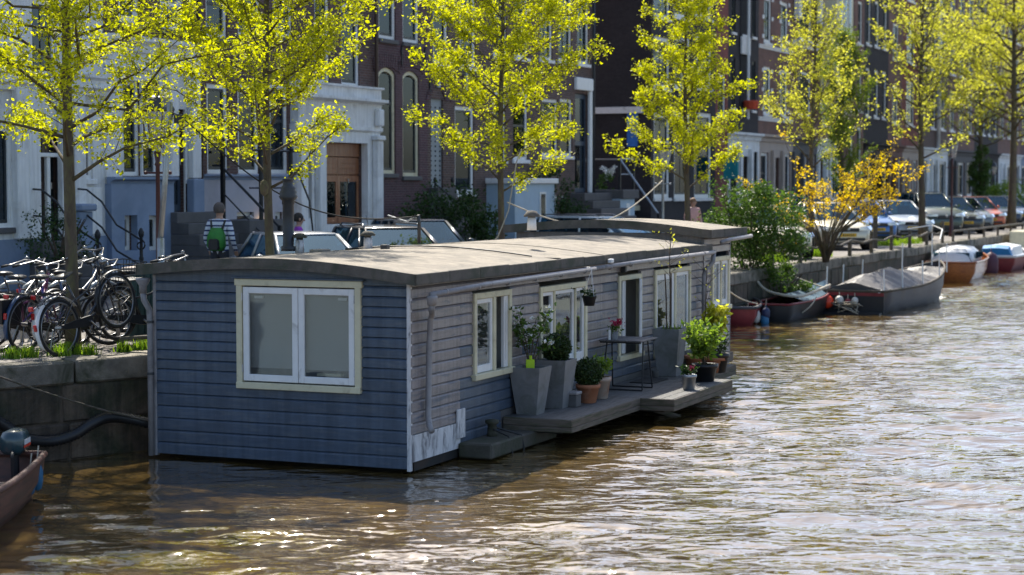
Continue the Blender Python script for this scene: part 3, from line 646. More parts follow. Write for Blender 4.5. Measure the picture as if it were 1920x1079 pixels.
for xx in (dS[0]-.15, dS[1]+.15): railing(h, [(xx,-1.5,1.0),(xx,-.2,2.0)])
steps(h, dS[0]-.2, dS[1]+.2, 5, dS[2]/5, .27)
# ---------------- brick house with light blue porch and flight of steps
h = House('brown brick house with light blue porch, white windows and stone steps', u0=905, u1=1111, top=12.8, mat='brickD', base=None)
for u0, u1 in ((1016, 1046), (1050, 1073)): h.win_px(u0, 186, u1, 293+(u1>1060)*0, split=.5, fw=.1, behind='sides', sill='white'); h.win_px(u0, 366, u1, 424, split=0, mull=2, fw=.09, behind=None, sashm='sash', sill=None)
for u0, u1, dv in ((925, 950, -6), (965, 990, -3), (1012, 1036, 0), (1047, 1072, 4), (1082, 1104, 8)): h.win_px(u0, -30+dv, u1, 112+dv, split=.55, mull=1, panes_h=3, fw=.1, behind=None, sill='white')
for u0, u1 in ((928, 948), (962, 990)): h.win_px(u0, 172, u1, 300, split=.5, fw=.1, behind='curtain', sill='white')
dD = h.box_px(1078, 176, 1102, 362); h.hole(*dD)
h.finish(); panel_door(h, *dD, mat='bluedoor', rows=2, cols=1)
x = dD[1]+.0; h.board('door_post', 'frame', dD[1]-.02, dD[1]+.2, dD[2], dD[3]+.1, -.09, .0, .015); h.board('door_head', 'frame', dD[0]-.1, dD[1]+.2, dD[3]+.1, dD[3]+.5, -.12, .0, .02)
pl = [q for q in (h.px(912,345), h.px(988,345))]; zz = pl[0][1]
b_ = MB(); b_.box(pl[0][0], pl[1][0], -.9, -.002, -.2, zz); b_.build('porch', M['lightblue'], h.e); MB().cbox(pl[0][0]-.1, pl[1][0]+.1, -1.0, .0, zz+.002, zz+.16, .02).build('porch_cap', M['white'], h.e)
a_ = (pl[0][0]+pl[1][0])/2; MB().box(a_+.3, a_+.75, -.93, -.902, .9, 1.75).build('porch_window', M['frame'], h.e); MB().box(a_+.36, a_+.69, -.937, -.932, .96, 1.69).build('pane', M['pane'], h.e)
sx0, sx1 = h.px(1072, 400)[0], h.px(1118, 400)[0]; sx1 = h.W + 1.2
for i in range(7): MB().cbox(dD[0]-.9, h.W-.05, -2.4+.28*i, -.01, .2*i*dD[2]/1.4, .2*(i+1)*dD[2]/1.4-.002, .015).build('step', M['bluestone'], h.e)
MB().cbox(h.W-.045, h.W+1.25, -1.0, .8, 0, dD[2]-.2, .01).build('landing_base', M['lightblue'], h.e); MB().cbox(h.W-.04, h.W+1.4, -1.1, .9, dD[2]-.198, dD[2]+.1, .02).build('landing_slab', M['bluestone'], h.e)
MB().box(h.W+.45, h.W+.8, -1.02, -1.0, .15, dD[2]-.35).build('landing_door', M['frame'], h.e)
zr = dD[2]+.1
MB().tube([(h.W+.0,-2.3,1.0),(h.W+.0,-.95,zr+1.0)], .035, 6).tube([(h.W+.0,-.95,zr+1.0),(h.W+1.25,-.95,zr+1.0),(h.W+1.25,.6,zr+1.0)], .035, 6).tube([(h.W+.0,-.95,zr+.5),(h.W+1.25,-.95,zr+.5)], .02, 6).build('stair_railing', M['steel'], h.e)
for xx, yy, za, zb_ in ((h.W,-2.3,0,1.05), (h.W,-.95,zr,zr+1.05), (h.W+1.25,-.95,zr,zr+1.1)): MB().cbox(xx-.04, xx+.04, yy-.04, yy+.04, za, zb_, .008).build('newel_post', M['iron'], h.e)
MB().tube([(h.W-.1,-.08,0),(h.W-.1,-.08,12.5)], .05, 8).build('downpipe', M['darkmetal'], h.e, True)
# ---------------- near-black corner house with blank flank
h = House('near-black brick corner house with blank side wall and white cornice', u0=1221, u1=1341, top=12.5, mat='brickE', depth=10)
for u0, u1 in ((1226, 1256), (1264, 1294), (1302, 1334)):
    h.win_px(u0, 212, u1, 372, split=.5, mull=1, fw=.16, behind='curtain', sill='white'); h.win_px(u0, 70, u1, 166, split=.5, mull=1, fw=.14, behind='sides', sill='white'); h.win_px(u0, -60, u1, 34, split=.5, fw=.14, sill='white')
h.finish()
zc0, zc1 = 9.6, 10.1                                    # flank: cornice, string course, rooftop fence
fl = MB(); fl.prism([(0,0),(-.1,.0),(-.14,.25),(-.28,.4),(-.28,.55),(0,.55)], lambda p, t: (p[0]-.002, t, zc0-HZ+.35+p[1]-.0), .35, 7); fl.build('side_cornice', M['white'], h.e)
MB().cbox(-.1, -.002, .3, 7, h.px(1221,207)[1]-.1, h.px(1221,207)[1]+.13, .01).build('string_course', M['white'], h.e); MB().cbox(-.16, -.003, 2.2, 2.5, h.px(1221,207)[1]-.55, h.px(1221,207)[1]-.1, .01).build('bracket', M['white'], h.e)
MB().cbox(-.06, -.003, .5, .9, 3.3, 4.6, .01).build('blue_banner', pm('blue_banner', (.03,.16,.5), .6), h.e)
# street-level lean-to beside the flank
lt = thing('lean_to_shed', 'low brick shed with grey sloping roof against the black side wall', 'shed', tuple((F0 + DQ*(h.s0-4.6) + NQ*-.6).xy) + (HZ,), RZQ)
MB().box(1.2, 4.55, 0, 3, -.1, 1.15).build('wall', M['brickE'], lt); MB().hexa([(1.0,-.15,1.17),(4.58,-.15,1.17),(4.58,3.1,1.9),(1.0,3.1,1.9)], [(1.0,-.15,1.27),(4.58,-.15,1.27),(4.58,3.1,2.05),(1.0,3.1,2.05)]).build('roof', M['roofslate'], lt)
MB().box(.99, 4.585, -.19, -.152, 1.05, 1.22).build('eaves_board', M['cream'], lt); MB().box(3.6, 4.1, -.03, -.002, .45, .95).build('window', M['frame'], lt)
# ---------------- farther houses, generated from a list of fronts
def row_house(label, u0, u1, mat, cols, rows, top=13.5, door=None, ground='whitewall', fw=.12, gfill=None, shop=True, framem='frame', sashm='sash', wz=1.9, blocks=False, s1=None, s0=None, ww=.62):
    h = House(label, u0=u0, u1=u1, s0=s0, s1=s1, top=top, mat=mat, depth=8)
    W = h.W; cw = W/cols
    for i, zr in enumerate(rows):
        for c in range(cols):
            xc = cw*(c+.5); h.win(xc-cw*ww/2, xc+cw*ww/2, zr, zr+wz*(1 if i else 1.05), split=.5, mull=1 if cols < 4 else 0, fw=fw, behind='curtain' if (i+c) % 3 else 'sides', sill='white', framem=framem, sashm=sashm)
    dx = None
    n = max(3, cols)
    if door is not None:
        cw2 = W/n
        for c in range(n):
            xc = cw2*(c+.5)
            if c == door: dx = (xc-.55, xc+.55, .45, 3.1); h.hole(*dx)
            else: h.win(xc-cw2*.36, xc+cw2*.36, 1.2, 3.3, split=.6, mull=1, fw=.13, behind='curtain', sill='white', framem=framem)
    h.finish()
    if dx:
        panel_door(h, *dx, mat='darkdoor', rows=2, cols=1, leaves=1); clad(h, ground, -.2, 3.75, -.06, 0, 0, W, 'ground_floor_front'); h.band(3.75, 4.05, .28, ground)
        for xa in (dx[0]-.16, dx[1]+.16): h.board('door_pilaster', ground, xa-.13, xa+.13, 0, 3.4, -.2, -.065, .015)
        steps(h, dx[0]-.3, dx[1]+.3, 2, .22, .3, y_end=-.07)
    if blocks:
        for i, zr in enumerate(rows):
            for c in range(cols):
                for e in (-1, 1):
                    for zz in (.15, .95, 1.75): xa = cw*(c+.5)+e*(cw*ww/2+.13); h.board('white_block', 'white', xa-.12, xa+.12, zr+zz, zr+zz+.16, -.025, .0, .005)
        for zr in rows: h.band(zr-.28, zr-.12, .06, 'white', name='white_band')
    return h
h = row_house('narrow red-plastered house slice beside the hoist house', 1341, 1364, 'brickR', 1, (4.6,), top=13.5, wz=1.6)
x_, z_ = h.px(1350, 316); MB().cbox(x_-.05, x_+.05, -.75, -.15, z_-.42, z_+.42, .01).build('hanging_sign', pm('teal_sign', (.01,.28,.32), .5), h.e); MB().tube([(x_,0,z_+.44),(x_,-.78,z_+.44)], .015, 5).build('sign_bracket', M['iron'], h.e)
h = row_house('dark brick warehouse house with central hoist bay and white portal', 1364, 1421, 'brickE', 3, (5.0, 8.0, 11.0), door=1, wz=1.9, ww=.34, framem='sash', top=14)
xm = h.W/2; h.board('hoist_bay', 'room', xm-.5, xm+.5, 4.8, 13, -.03, .02); h.board('loading_hatch', 'white', xm-.55, xm+.55, 7.2, 7.9, -.12, -.032); h.board('loading_hatch', 'white', xm-.55, xm+.55, 10.4, 11.1, -.12, -.032); MB().tube([(xm,-.2,4.6),(xm,-.2,13.5)], .06, 8).build('hoist_rope', M['frame'], h.e)
MB().lathe([(.28,0),(.32,.3),(.26,.34)], 10, (xm-.1,-.35,5.0)).build('flower_basket', pm('red_flowers', (.6,.08,.03), .8, .4, 30), h.e)
h = row_house('red-brown brick house with white stone blocks beside its windows', 1421, 1484, 'brickF', 2, (4.9, 7.9, 10.9), door=1, ground='tanwall', blocks=True, ww=.42, fw=.14)
h = row_house('brown brick house with carved white gable mouldings', 1484, 1530, 'brickF', 1, (5.0, 8.4), door=0, ww=.5, ground='bluestone')
h.board('gable_scroll', 'white', .1, .5, 9.2, 12.5, -.3, -.01, .04); h.band(8.0, 8.3, .3, 'white'); h.board('gable_scroll', 'white', h.W-.5, h.W-.1, 9.2, 12.5, -.3, -.01, .04)
h = row_house('house with cream wooden oriel bay over three floors', 1530, 1570, 'brickF', 1, (4.7,), door=0, ww=.5)
h.board('oriel', 'cream', .5, h.W-.4, 5.2, 11, -.8, -.005, .03); h.band(8.2, 8.6, 1.0, 'cream', .4, h.W-.3, 'oriel_cornice')
for za in (5.7, 8.9):
    for k in range(3):
        xa = .75+(h.W-1.4)*k/3; o = MB().box(xa, xa+(h.W-1.4)/3-.18, -.83, -.805, za, za+2.0).build('oriel_window', M['frame'], h.e); MB().box(xa+.08, xa+(h.W-1.4)/3-.26, -.84, -.832, za+.08, za+1.92).build('pane', M['pane'], o)
h = row_house('brown brick house with rows of three white sash windows', 1570, 1618, 'brickF', 3, (2.6, 5.6, 8.9, 12.0), door=None, ww=.52, wz=2.1, top=15.5)
MB().tube([(.15,-.1,0),(.15,-.1,9)], .07, 8).build('downpipe', M['darkdoor'], h.e, True)
h = row_house('black brick house with narrow paired white windows', 1618, 1664, 'brickE', 3, (5.4, 9.0, 12.3), door=1, ground='brickE', ww=.5, wz=2.3, top=15.5)
h = row_house('brown brick house with dark shutters beside the black house', 1664, 1690, 'brickF', 1, (5.2, 8.6, 12.0), door=0, ww=.4, top=15, ground='brickF')
GM = ['tanwall','whitewall','bluestone','brickE','whitewall','bluegrey','tanwall']
labs = ['red-plastered narrow house with white window frames far along the street', 'grey-brown house with white downpipe far along the street', 'brown house with white cornice and dark windows behind the ivy tree', 'dark brown house with four columns of white sashes', 'brown house with black railings and white ground floor', 'plum house with dark door near the end of the row', 'last grey-brown house at the far end of the row']
sA = h.s1
for i, (lab, mt, c, wd) in enumerate(zip(labs, ('brickR','brickD','brickF','brickE','brickF','brickC','brickD'), (1,3,3,4,3,3,4), (4.0, 8.0, 8.5, 8.5, 9, 9, 16))):
    h = row_house(lab, 0, 0, mt, c, (5.2, 8.6, 12.0), s0=sA, s1=sA+wd, door=(i % 2) if c > 1 else 0, ww=.5, wz=2.3, top=15 + (i % 3)*.6, ground=GM[i]); sA += wd + .0
    if i == 1: MB().tube([(h.W*.6,-.15,4),(h.W*.6,-.15,15)], .12, 8).build('downpipe', M['white'], h.e, True)
    if i > 1:
        MB().tube([(.5,-1.5,1.1),(h.W-.5,-1.5,1.1)], .03, 6).tube([(.5,-1.5,.6),(h.W-.5,-1.5,.6)], .02, 6).build('front_railing', M['iron'], h.e)
        for k in range(6): MB().lathe([(.04,0),(.03,.1),(.025,1.1),(.05,1.15),(0,1.22)], 6, (.5+(h.W-1)*k/5,-1.5,0)).build('railing_post', M['iron'], h.e)
# ================================================================== HOUSEBOAT  (local x = along the hull, y = towards the quay, z up from the water)
boat = thing('houseboat', 'long blue plank-sided houseboat with flat felt roof moored at the quay', 'houseboat', tuple(B0), RZB)
def loc_b(P): q = P - B0; return Vector((q.dot(DL), q.dot(DW), q.z))
BW, BL, BR = 3.39, 11.15, 12.72
def board_end(y0, y1, z0, h, mat):
    """one clapboard of the near end wall, chamfered top edge"""
    m = MB(); m.prism([(.03,z0+.008),(-.018,z0+.008),(-.018,z0+h-.024),(.001,z0+h),(.03,z0+h)], lambda p, t: (p[0], t, p[1]), y0, y1)
    return m.build('clapboard', mat, boat)
def board_side(x0, x1, z0, h, mat, wall_y=0.0):
    m = MB(); m.prism([(.03,z0+.009),(-.018,z0+.009),(-.018,z0+h-.024),(.001,z0+h),(.03,z0+h)], lambda p, t: (t, p[0]+wall_y, p[1]), x0, x1)
    return m.build('clapboard', mat, boat)
def spans(a, b, holes, z0, z1):
    out = [(a, b)]
    for h0, h1, c, d in holes:
        if z1 <= c + .02 or z0 >= d - .02: continue
        nxt = []
        for p, q in out:
            if h1 <= p or h0 >= q: nxt.append((p, q))
            else:
                if h0 > p: nxt.append((p, h0))
                if h1 < q: nxt.append((h1, q))
        out = nxt
    return [s for s in out if s[1]-s[0] > .02]
# near end wall
EW = (.60, 2.235, .92, 2.175)
z = .05; i = 0
while z < 2.2:
    h = .146 if z < 1.0 else .1165
    for a, b in spans(.03, BW-.03, [EW], z, z+h): board_end(a, b, z, h, M['blue'])
    z += h; i += 1
MB().prism([(.0,2.185),(BW,2.20),(BW,2.25),(BW*.75,2.33),(BW*.45,2.34),(.8,2.28),(.0,2.21)], lambda p, t: (t, p[0], p[1]), -.016, .03).build('gable_board', M['blue'], boat)
for y0, y1 in ((-.012, .03), (BW-.03, BW+.012)): MB().cbox(-.022, .04, y0, y1, .03, 2.2, .004).build('corner_board', M['peel'] if y0 < 0 else M['pvc'], boat)
# long side wall
SH = [(1.70,2.86,.94,1.955), (3.83,5.57,.79,1.925), (6.90,7.93,.72,1.93), (8.55,10.39,.62,1.945)]
joints = [0.0, 1.325, 3.25, 6.25, 8.25, 10.75, BL]
z = .44; rows_ = 0
while z < 2.14:
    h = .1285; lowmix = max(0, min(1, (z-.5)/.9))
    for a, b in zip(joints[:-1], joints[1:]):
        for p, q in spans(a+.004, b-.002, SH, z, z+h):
            # reflected warm sheen painted on upper and near boards; lower ones mostly stay blue
            warm_sheen = rnd.random() < (1.0 if a < 1 else (.98 if z > 1.25 else (.72 if z > .85 else .12)))
            board_side(p, q, z, h, M['taupe'] if warm_sheen else M['blue'])
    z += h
for p, q, z0_, hh in ((1.33,2.55,.31,.128), (1.33,2.55,.182,.126), (1.33,2.2,.06,.12)): board_side(p, q, z0_, hh, M['blue'])
MB().box(.03, 1.33, -.018, .03, .13, .437).build('skirting_board', M['peel'], boat); MB().cbox(1.2, 1.42, -.045, -.019, .25, .60, .006).build('cover_board', M['peel'], boat)
MB().cbox(2.56, 11.1, -.01, .03, .12, .438, .005).build('kick_board', M['bluestone'], boat)
MB().box(.1, 1.3, .0, .05, .02, .12).build('rubbing_strake', M['hull'], boat)
# raised stern cabin
z = .44
while z < 2.37:
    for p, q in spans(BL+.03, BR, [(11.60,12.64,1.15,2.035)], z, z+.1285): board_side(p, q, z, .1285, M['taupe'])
    z += .1285
MB().box(BL+.03, BR, -.02, .02, .14, .437).build('cabin_skirting', M['pvc'], boat)
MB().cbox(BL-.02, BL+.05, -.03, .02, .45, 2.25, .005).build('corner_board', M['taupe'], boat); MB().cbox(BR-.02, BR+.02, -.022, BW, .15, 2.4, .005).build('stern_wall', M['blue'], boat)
MB().box(.05, BR-.03, BW-.03, BW, .05, 2.25).build('quay_side_wall', M['blue'], boat)
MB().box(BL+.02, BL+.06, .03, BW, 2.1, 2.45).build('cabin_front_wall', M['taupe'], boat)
MB().box(.25, 12.5, .22, 3.15, -1.2, .16).build('hull', M['hull'], boat); MB().box(.75, 12.6, .05, 3.3, .10, .22).build('hull_deck', M['hull'], boat)
MB().cbox(1.25, 3.35, -.46, -.022, .02, .20, .02).build('concrete_ledge', M['concrete'], boat); MB().cbox(2.0, 3.6, -.2, .2, -.3, .018, .02).build('ledge_corbel', M['concrete'], boat)
o = MB().lathe([(.07,0),(.06,.05),(.055,.14),(.085,.16),(.085,.2),(0,.21)], 12, (1.95,-.16,.20)).build('bollard', M['concrete'], boat, True)
MB().tube([(2.0,-.2,.3),(2.12,-.34,.24),(2.2,-.44,.2),(2.22,-.47,.05),(2.2,-.475,-.05)], .014, 6).tube([(1.9,-.2,.29),(1.86,-.42,.22),(1.87,-.47,.0)], .01, 6).build('mooring_line', M['cable'], boat)
# inside: dark room visible through the open casements, with a pale inner wall
MB().box(.12, BR-.1, .95, .99, .3, 2.1).build('inner_partition', pm('pale_inner_wall', (.30,.28,.26), .8), boat); MB().box(.05, BR-.05, .03, BW-.03, .225, .27).build('inner_floor', M['room'], boat)
# ---- roof
def arch(y): t = (y + .13) / (BW + .26); return 2.26 + .05*t + .125*math.sin(math.pi*min(1, max(0, t)))
def roof(x0, x1, zf, mat, name, y0=-.13, y1=BW+.13, th=.05):
    n = 22; ys = [y0 + (y1-y0)*k/n for k in range(n+1)]
    rings = [[(x, y, zf(y)) for y in ys] + [(x, y, zf(y)-th) for y in reversed(ys)] for x in (x0, x1)]
    return MB().loft(rings).build(name, mat, boat)
rf = roof(-.12, BL+.05, arch, M['felt'], 'roof')
arch2 = lambda y: arch(y) + .245
rf2 = roof(BL-.12, BR+.42, arch2, M['felt'], 'cabin_roof', -.17, BW+.15)
def edge_strip(x0, x1, zf, y0, y1, h, name, parent):
    n = 24; ys = [y0 + (y1-y0)*k/n for k in range(n+1)]
    MB().loft([[(x, y, zf(y)+.012) for y in ys] + [(x, y, zf(y)-h) for y in reversed(ys)] for x in (x0, x1)]).build(name, M['feltedge'], parent)
edge_strip(-.155, -.122, arch, -.15, BW+.15, .115, 'end_fascia', rf); edge_strip(BL-.155, BL-.122, arch2, -.19, BW+.17, .13, 'cabin_fascia', rf2)
for k in range(13):
    a, b = -.155+.88*k, -.155+.88*(k+1)-.006; b = min(b, BL+.03); zz = arch(-.13)
    MB().cbox(a, b, -.165, -.131, zz-.11, zz+.014+.004*(k % 3), .006).build('side_fascia', M['feltedge'], rf)
for k in range(3):
    a, b = BL-.155+.72*k, BL-.155+.72*(k+1)-.006; zz = arch2(-.17); MB().cbox(a, b, -.205, -.171, zz-.13, zz+.014, .006).build('side_fascia', M['feltedge'], rf2)
for k in range(13): MB().cbox(-.155+.88*k, -.155+.88*(k+1)-.006, BW+.131, BW+.165, 2.2, 2.325, .006).build('side_fascia', M['feltedge'], rf)
for x_ in (6.1,): MB().loft([[(xx, -.1+(BW+.2)*k/14, arch(-.1+(BW+.2)*k/14)+.001+hh) for k in range(15)] + [(xx, -.1+(BW+.2)*k/14, arch(-.1+(BW+.2)*k/14)-.004) for k in range(14,-1,-1)] for xx, hh in ((x_, .007), (x_+.12, .007))]).build('felt_lap', M['felt'], rf)
MB().tube([(4.1+.02*k, .2+2.9*k/10, arch(.2+2.9*k/10)+.02) for k in range(11)] + [(4.4,-.1,arch(0)), (4.45,-.16,2.2)], .011, 5).build('roof_cable', M['cable'], rf)
# ---- windows
def casement(parent, x0, x1, z0, z1, y=-.02, t=.055, d=.045, mat='white', glass='boatpane', bottom=.09):
    """white sash with pane, in wall coordinates (x along the wall)"""
    f = MB(); f.cbox(x0, x0+t, y, y+d, z0, z1, .005); f.cbox(x1-t, x1, y, y+d, z0, z1, .005); f.cbox(x0+t, x1-t, y+.001, y+d-.001, z1-t, z1, .005); f.cbox(x0+t, x1-t, y+.001, y+d-.001, z0, z0+bottom, .005)
    s = f.build('sash', M[mat], parent); MB().box(x0+t-.005, x1-t+.005, y+d*.5-.003, y+d*.5+.003, z0+bottom-.005, z1-t+.005).build('pane', M[glass], s); return s
def side_window(x0, x1, z0, z1, name='window'):
    f = MB(); t = .075; f.cbox(x0, x0+t, -.045, .04, z0, z1, .006); f.cbox(x1-t, x1, -.045, .04, z0, z1, .006); f.cbox(x0+t, x1-t, -.046, .04, z1-t, z1, .006); f.cbox(x0-.03, x1+.04, -.075, .04, z0-.045, z0+.03, .008)
    return f.build(name, M['cream'], boat)
wn = side_window(*SH[0]); xm = 1.70+.62; MB().cbox(xm-.03, xm+.04, -.043, .035, .97, 1.88, .005).build('mullion', M['cream'], wn)
casement(wn, 1.78, xm-.03, .975, 1.875); op = casement(wn, xm+.33, 2.78, .975, 1.875)
MB().box(1.80, 1.98, .07, .08, .98, 1.87).build('curtain', M['curtain'], wn); MB().box(xm+.05, 2.78, .35, .36, .3, 1.6).build('inner_cupboard', M['curtain'], wn)
wn = side_window(*SH[1])
for a, b in ((3.91, 4.32), (4.36, 5.1), (5.14, 5.49)): casement(wn, a, b, .83, 1.845, t=.05, bottom=.12)
for xx in (4.32, 5.10): MB().cbox(xx+.0, xx+.04, -.043, .035, .82, 1.85, .004).build('mullion', M['cream'], wn)
wn = side_window(*SH[2])
MB().cbox(7.18, 7.30, .0, .3, .76, 1.85, .01).build('inner_jamb', M['white'], wn)
sw = MB(); op = thing('x', None, None); bpy.data.objects.remove(op)
def hinged(parent, x, z0, z1, wd, ang):
    """casement swung outwards about its far edge"""
    t, d = .055, .04; f = MB()
    f.cbox(-wd, -wd+t, 0, d, z0, z1, .005); f.cbox(-t, 0, 0, d, z0, z1, .005); f.cbox(-wd+t, -t, .001, d-.001, z1-t, z1, .005); f.cbox(-wd+t, -t, .001, d-.001, z0, z0+.1, .005)
    s = f.build('open_sash', M['white'], parent, loc=(x, -.05, 0)); s.rotation_euler = (0, 0, ang)
    MB().box(-wd+t-.004, -t+.004, d*.5-.003, d*.5+.003, z0+.096, z1-t+.004).build('pane', M['boatpane'], s)
hinged(wn, 7.86, .77, 1.86, .62, R(20))
wn = side_window(*SH[3])
casement(wn, 8.64, 9.55, .66, 1.865, t=.09, bottom=.16); casement(wn, 9.62, 10.30, .66, 1.865, t=.06); MB().cbox(9.555, 9.615, -.043, .035, .66, 1.865, .004).build('mullion', M['cream'], wn)
MB().box(8.7, 8.95, .07, .08, .7, 1.84).build('curtain', M['curtain'], wn)
wn = side_window(11.60, 12.64, 1.15, 2.035)
casement(wn, 11.68, 12.10, 1.19, 1.955, t=.045); casement(wn, 12.16, 12.56, 1.19, 1.955, t=.06); MB().cbox(12.10, 12.16, -.043, .035, 1.19, 1.955, .004).build('mullion', M['cream'], wn); MB().box(11.7, 12.5, .08, .09, 1.2, 1.95).build('blind', M['blind'], wn)
# near end window: cream architrave, white double casement, grey roller blinds
y0, y1, z0, z1 = EW; f = MB(); t = .075
f.cbox(-.05, .03, y0, y0+t, z0, z1, .006); f.cbox(-.05, .03, y1-t, y1, z0, z1, .006); f.cbox(-.054, .03, y0-.02, y1+.02, z1-t-.005, z1, .006); f.cbox(-.065, .03, y0-.0, y1+.0, z0-.03, z0+.045, .006)
wn = f.build('window', M['cream'], boat); MB().cbox(-.075, .0, y0-.05, y1+.05, z1+.002, z1+.022, .004).build('drip_board', M['blue'], wn)
ym = (y0+y1)/2
for a, b in ((y0+t+.01, ym-.004), (ym+.004, y1-t-.01)):
    f = MB(); c, d = z0+.06, z1-t-.02; tt = .075
    f.cbox(-.035, .012, a, a+tt, c, d, .006); f.cbox(-.035, .012, b-tt, b, c, d, .006); f.cbox(-.034, .011, a+tt, b-tt, d-tt, d, .006); f.cbox(-.034, .011, a+tt, b-tt, c, c+tt*1.05, .006)
    s = f.build('sash', M['white'], wn); MB().box(-.012, -.007, a+tt-.005, b-tt+.005, c+tt-.005, d-tt+.005).build('pane', M['boatpane'], s)
    MB().box(.06, .065, a+.02, b-.02, c+tt+.075, d-.02).build('roller_blind', M['blind'], s); MB().box(.02, .05, a+tt+.05 if a < ym else b-tt-.16, a+tt+.16 if a < ym else b-tt-.05, d-tt-.06, d-tt-.03).build('sticker', M['white'], s)
    for zz in (c+.1, d-.16): MB().cbox(-.045, -.036, (y0+t-.012) if a < ym else (y1-t-.008), (y0+t+.012) if a < ym else (y1-t+.016), zz, zz+.09, .002).build('hinge', M['peel'], s)
MB().box(.05, .12, y0+.3, ym-.2, z0+.145, z0+.175).build('sill_tray', M['cream'], wn)
# ---- gutters and downpipes
def gut(x0, x1, z0, z1, y=-.21): 
    m = MB(); m.tube([(x0,y,z0),(x0+(x1-x0)*.3,y,z0+(z1-z0)*.55),(x1,y,z1)], .034, 10); return m.build('gutter', M['pvc'], boat, True)
g1 = gut(.12, 5.4, 2.03, 2.105); g2 = gut(5.42, BL-.02, 2.105, 2.14); g3 = gut(BL+.25, BR+.52, 2.30, 2.36, -.25)
for k in range(12): MB().lathe([(.037,0),(.037,.03)], 10).build('gutter_clip', M['pvc'], g1 if k < 6 else g2, loc=(.5+.9*k if k < 6 else .6+.9*k, -.21, 2.045+.009*k)).rotation_euler = (0, math.pi/2, 0)
d = MB(); d.lathe([(.05,-.09),(.065,.0),(.06,.02)], 12, (.14,-.21,2.0)); d.tube([(.14,-.21,1.93),(.15,-.2,1.85),(.3,-.14,1.80),(.34,-.10,1.74),(.34,-.08,1.4),(.33,-.07,.62),(.3,-.1,.52),(.26,-.15,.46)], .036, 10); d.build('downpipe', M['pvc'], boat, True)
d = MB(); d.tube([(BL-.06,-.21,2.12),(BL-.06,-.2,1.98),(BL-.16,-.1,1.85),(BL-.18,-.08,1.75),(BL-.18,-.08,.5)], .04, 10); d.build('downpipe', M['pvc'], boat, True)
d = MB(); d.lathe([(.045,-.1),(.045,-.02),(.085,.05),(.085,.08)], 12, (-.09,BW+.10,2.08)); d.tube([(-.09,BW+.10,2.0),(-.09,BW+.09,1.9),(-.06,BW+.035,1.78),(-.055,BW+.03,1.6),(-.055,BW+.03,.03)], .036, 10); d.build('downpipe', M['pvc'], boat, True)
for zz in (1.62, 1.0): MB().lathe([(.043,0),(.043,.03)], 10, (-.055,BW+.03,zz)).build('pipe_bracket', M['darkmetal'], boat)
MB().cbox(5.95, 6.06, -.26, -.2, 2.16, 2.22, .01).build('floodlight', M['white'], boat); MB().cbox(7.0, 7.08, -.1, -.02, 1.98, 2.08, .01).build('wall_bracket', M['darkmetal'], boat)
# ---- deck platform: plank tops and grooved fascia
def deck(x0, x1, w, z, n):
    pw = w/n
    for k in range(n): MB().cbox(x0, x1, -.03-pw*(k+1)+.006, -.03-pw*k, z-.028, z, .004).build('deck_plank', M['deckwood'], boat)
    for k in range(2):
        MB().cbox(x0-.0, x1, -.03-w-.028, -.03-w-.002, z-.03-.068*(k+1), z-.032-.068*k+(.03 if k == 0 else 0), .006).build('fascia_plank', M['fascia'], boat)
        MB().cbox(x0-.028, x0-.002, -.03-w-.028, -.03, z-.03-.068*(k+1), z-.032-.068*k+(.03 if k == 0 else 0), .006).build('fascia_plank', M['fascia'], boat)
    for k in range(int((x1-x0)/.8)+1): MB().box(x0+.1+.8*k, x0+.16+.8*k, -.03-w+.03, -.04, z-.15, z-.03).build('joist', M['hull'], boat)
    MB().box(x0+.05, x1-.05, -.03-w+.15, -.05, z-.19, z-.152).build('deck_bearer', M['hull'], boat)
DZ = .36
deck(2.62, 5.19, .90, DZ, 6); deck(5.22, 8.02, 1.38, DZ, 9); deck(8.05, 10.3, .78, DZ+.002, 5)
MB().cbox(9.2, 10.75, -.66, -.05, DZ+.01, DZ+.17, .012).build('deck_step', M['fascia'], boat)
MB().tube([(6.0,-.9,.1),(6.9,-1.2,-.15)], .04, 6).build('deck_strut', M['fascia'], boat)
# ---- roof furniture
def on_roof(u, v, z): return loc_b(atz(u, v, z))
p = on_roof(541, 471, 2.38)
fl = MB().lathe([(.10,.0),(.10,.06),(.075,.07),(.075,.62),(.085,.63),(.085,.68),(.105,.69),(.125,.73),(.105,.76),(.115,.79),(.095,.82),(.105,.84),(.085,.87),(.07,.88),(.07,.95),(.085,.96),(.0,.975)], 18, p).build('flue_pipe', M['darkmetal'], boat, True)
for u, v, z_, sc in ((562, 471, 2.38, 1.0), (690, 466, 2.385, 1.05)):
    p = on_roof(u, v, z_); o = MB().lathe([(.062*sc,-.03),(.056*sc,.15)], 14, p).build('roof_vent', M['peel'], boat, True); MB().lathe([(.045*sc,.14),(.045*sc,.175),(.10*sc,.175),(.105*sc,.19),(.06*sc,.235),(.0,.24)], 14, p).build('vent_cap', M['concrete'], o, True)
p = on_roof(997, 428, arch2(1.6)); o = MB().lathe([(.07,-.03),(.06,.15)], 14, p).build('roof_vent', M['white'], boat, True); MB().lathe([(.05,.14),(.05,.16),(.115,.16),(.115,.18),(.07,.24),(.0,.25)], 14, p).build('vent_cap', M['feltedge'], o, True)
p = on_roof(786, 456, 2.39); MB().tube([p, p + Vector((0,0,.3)), p + Vector((-.03,.0,.42))], .028, 8).build('cable_post', M['darkmetal'], boat, True)
MASTP = boat.location + DL*(p.x-.03) + DW*p.y + Vector((0,0,p.z+.40))
p = on_roof(722, 470, 2.39); MB().cbox(p.x-.05, p.x+.05, p.y-.05, p.y+.05, p.z-.02, p.z+.08, .01).build('roof_box', M['darkmetal'], boat)
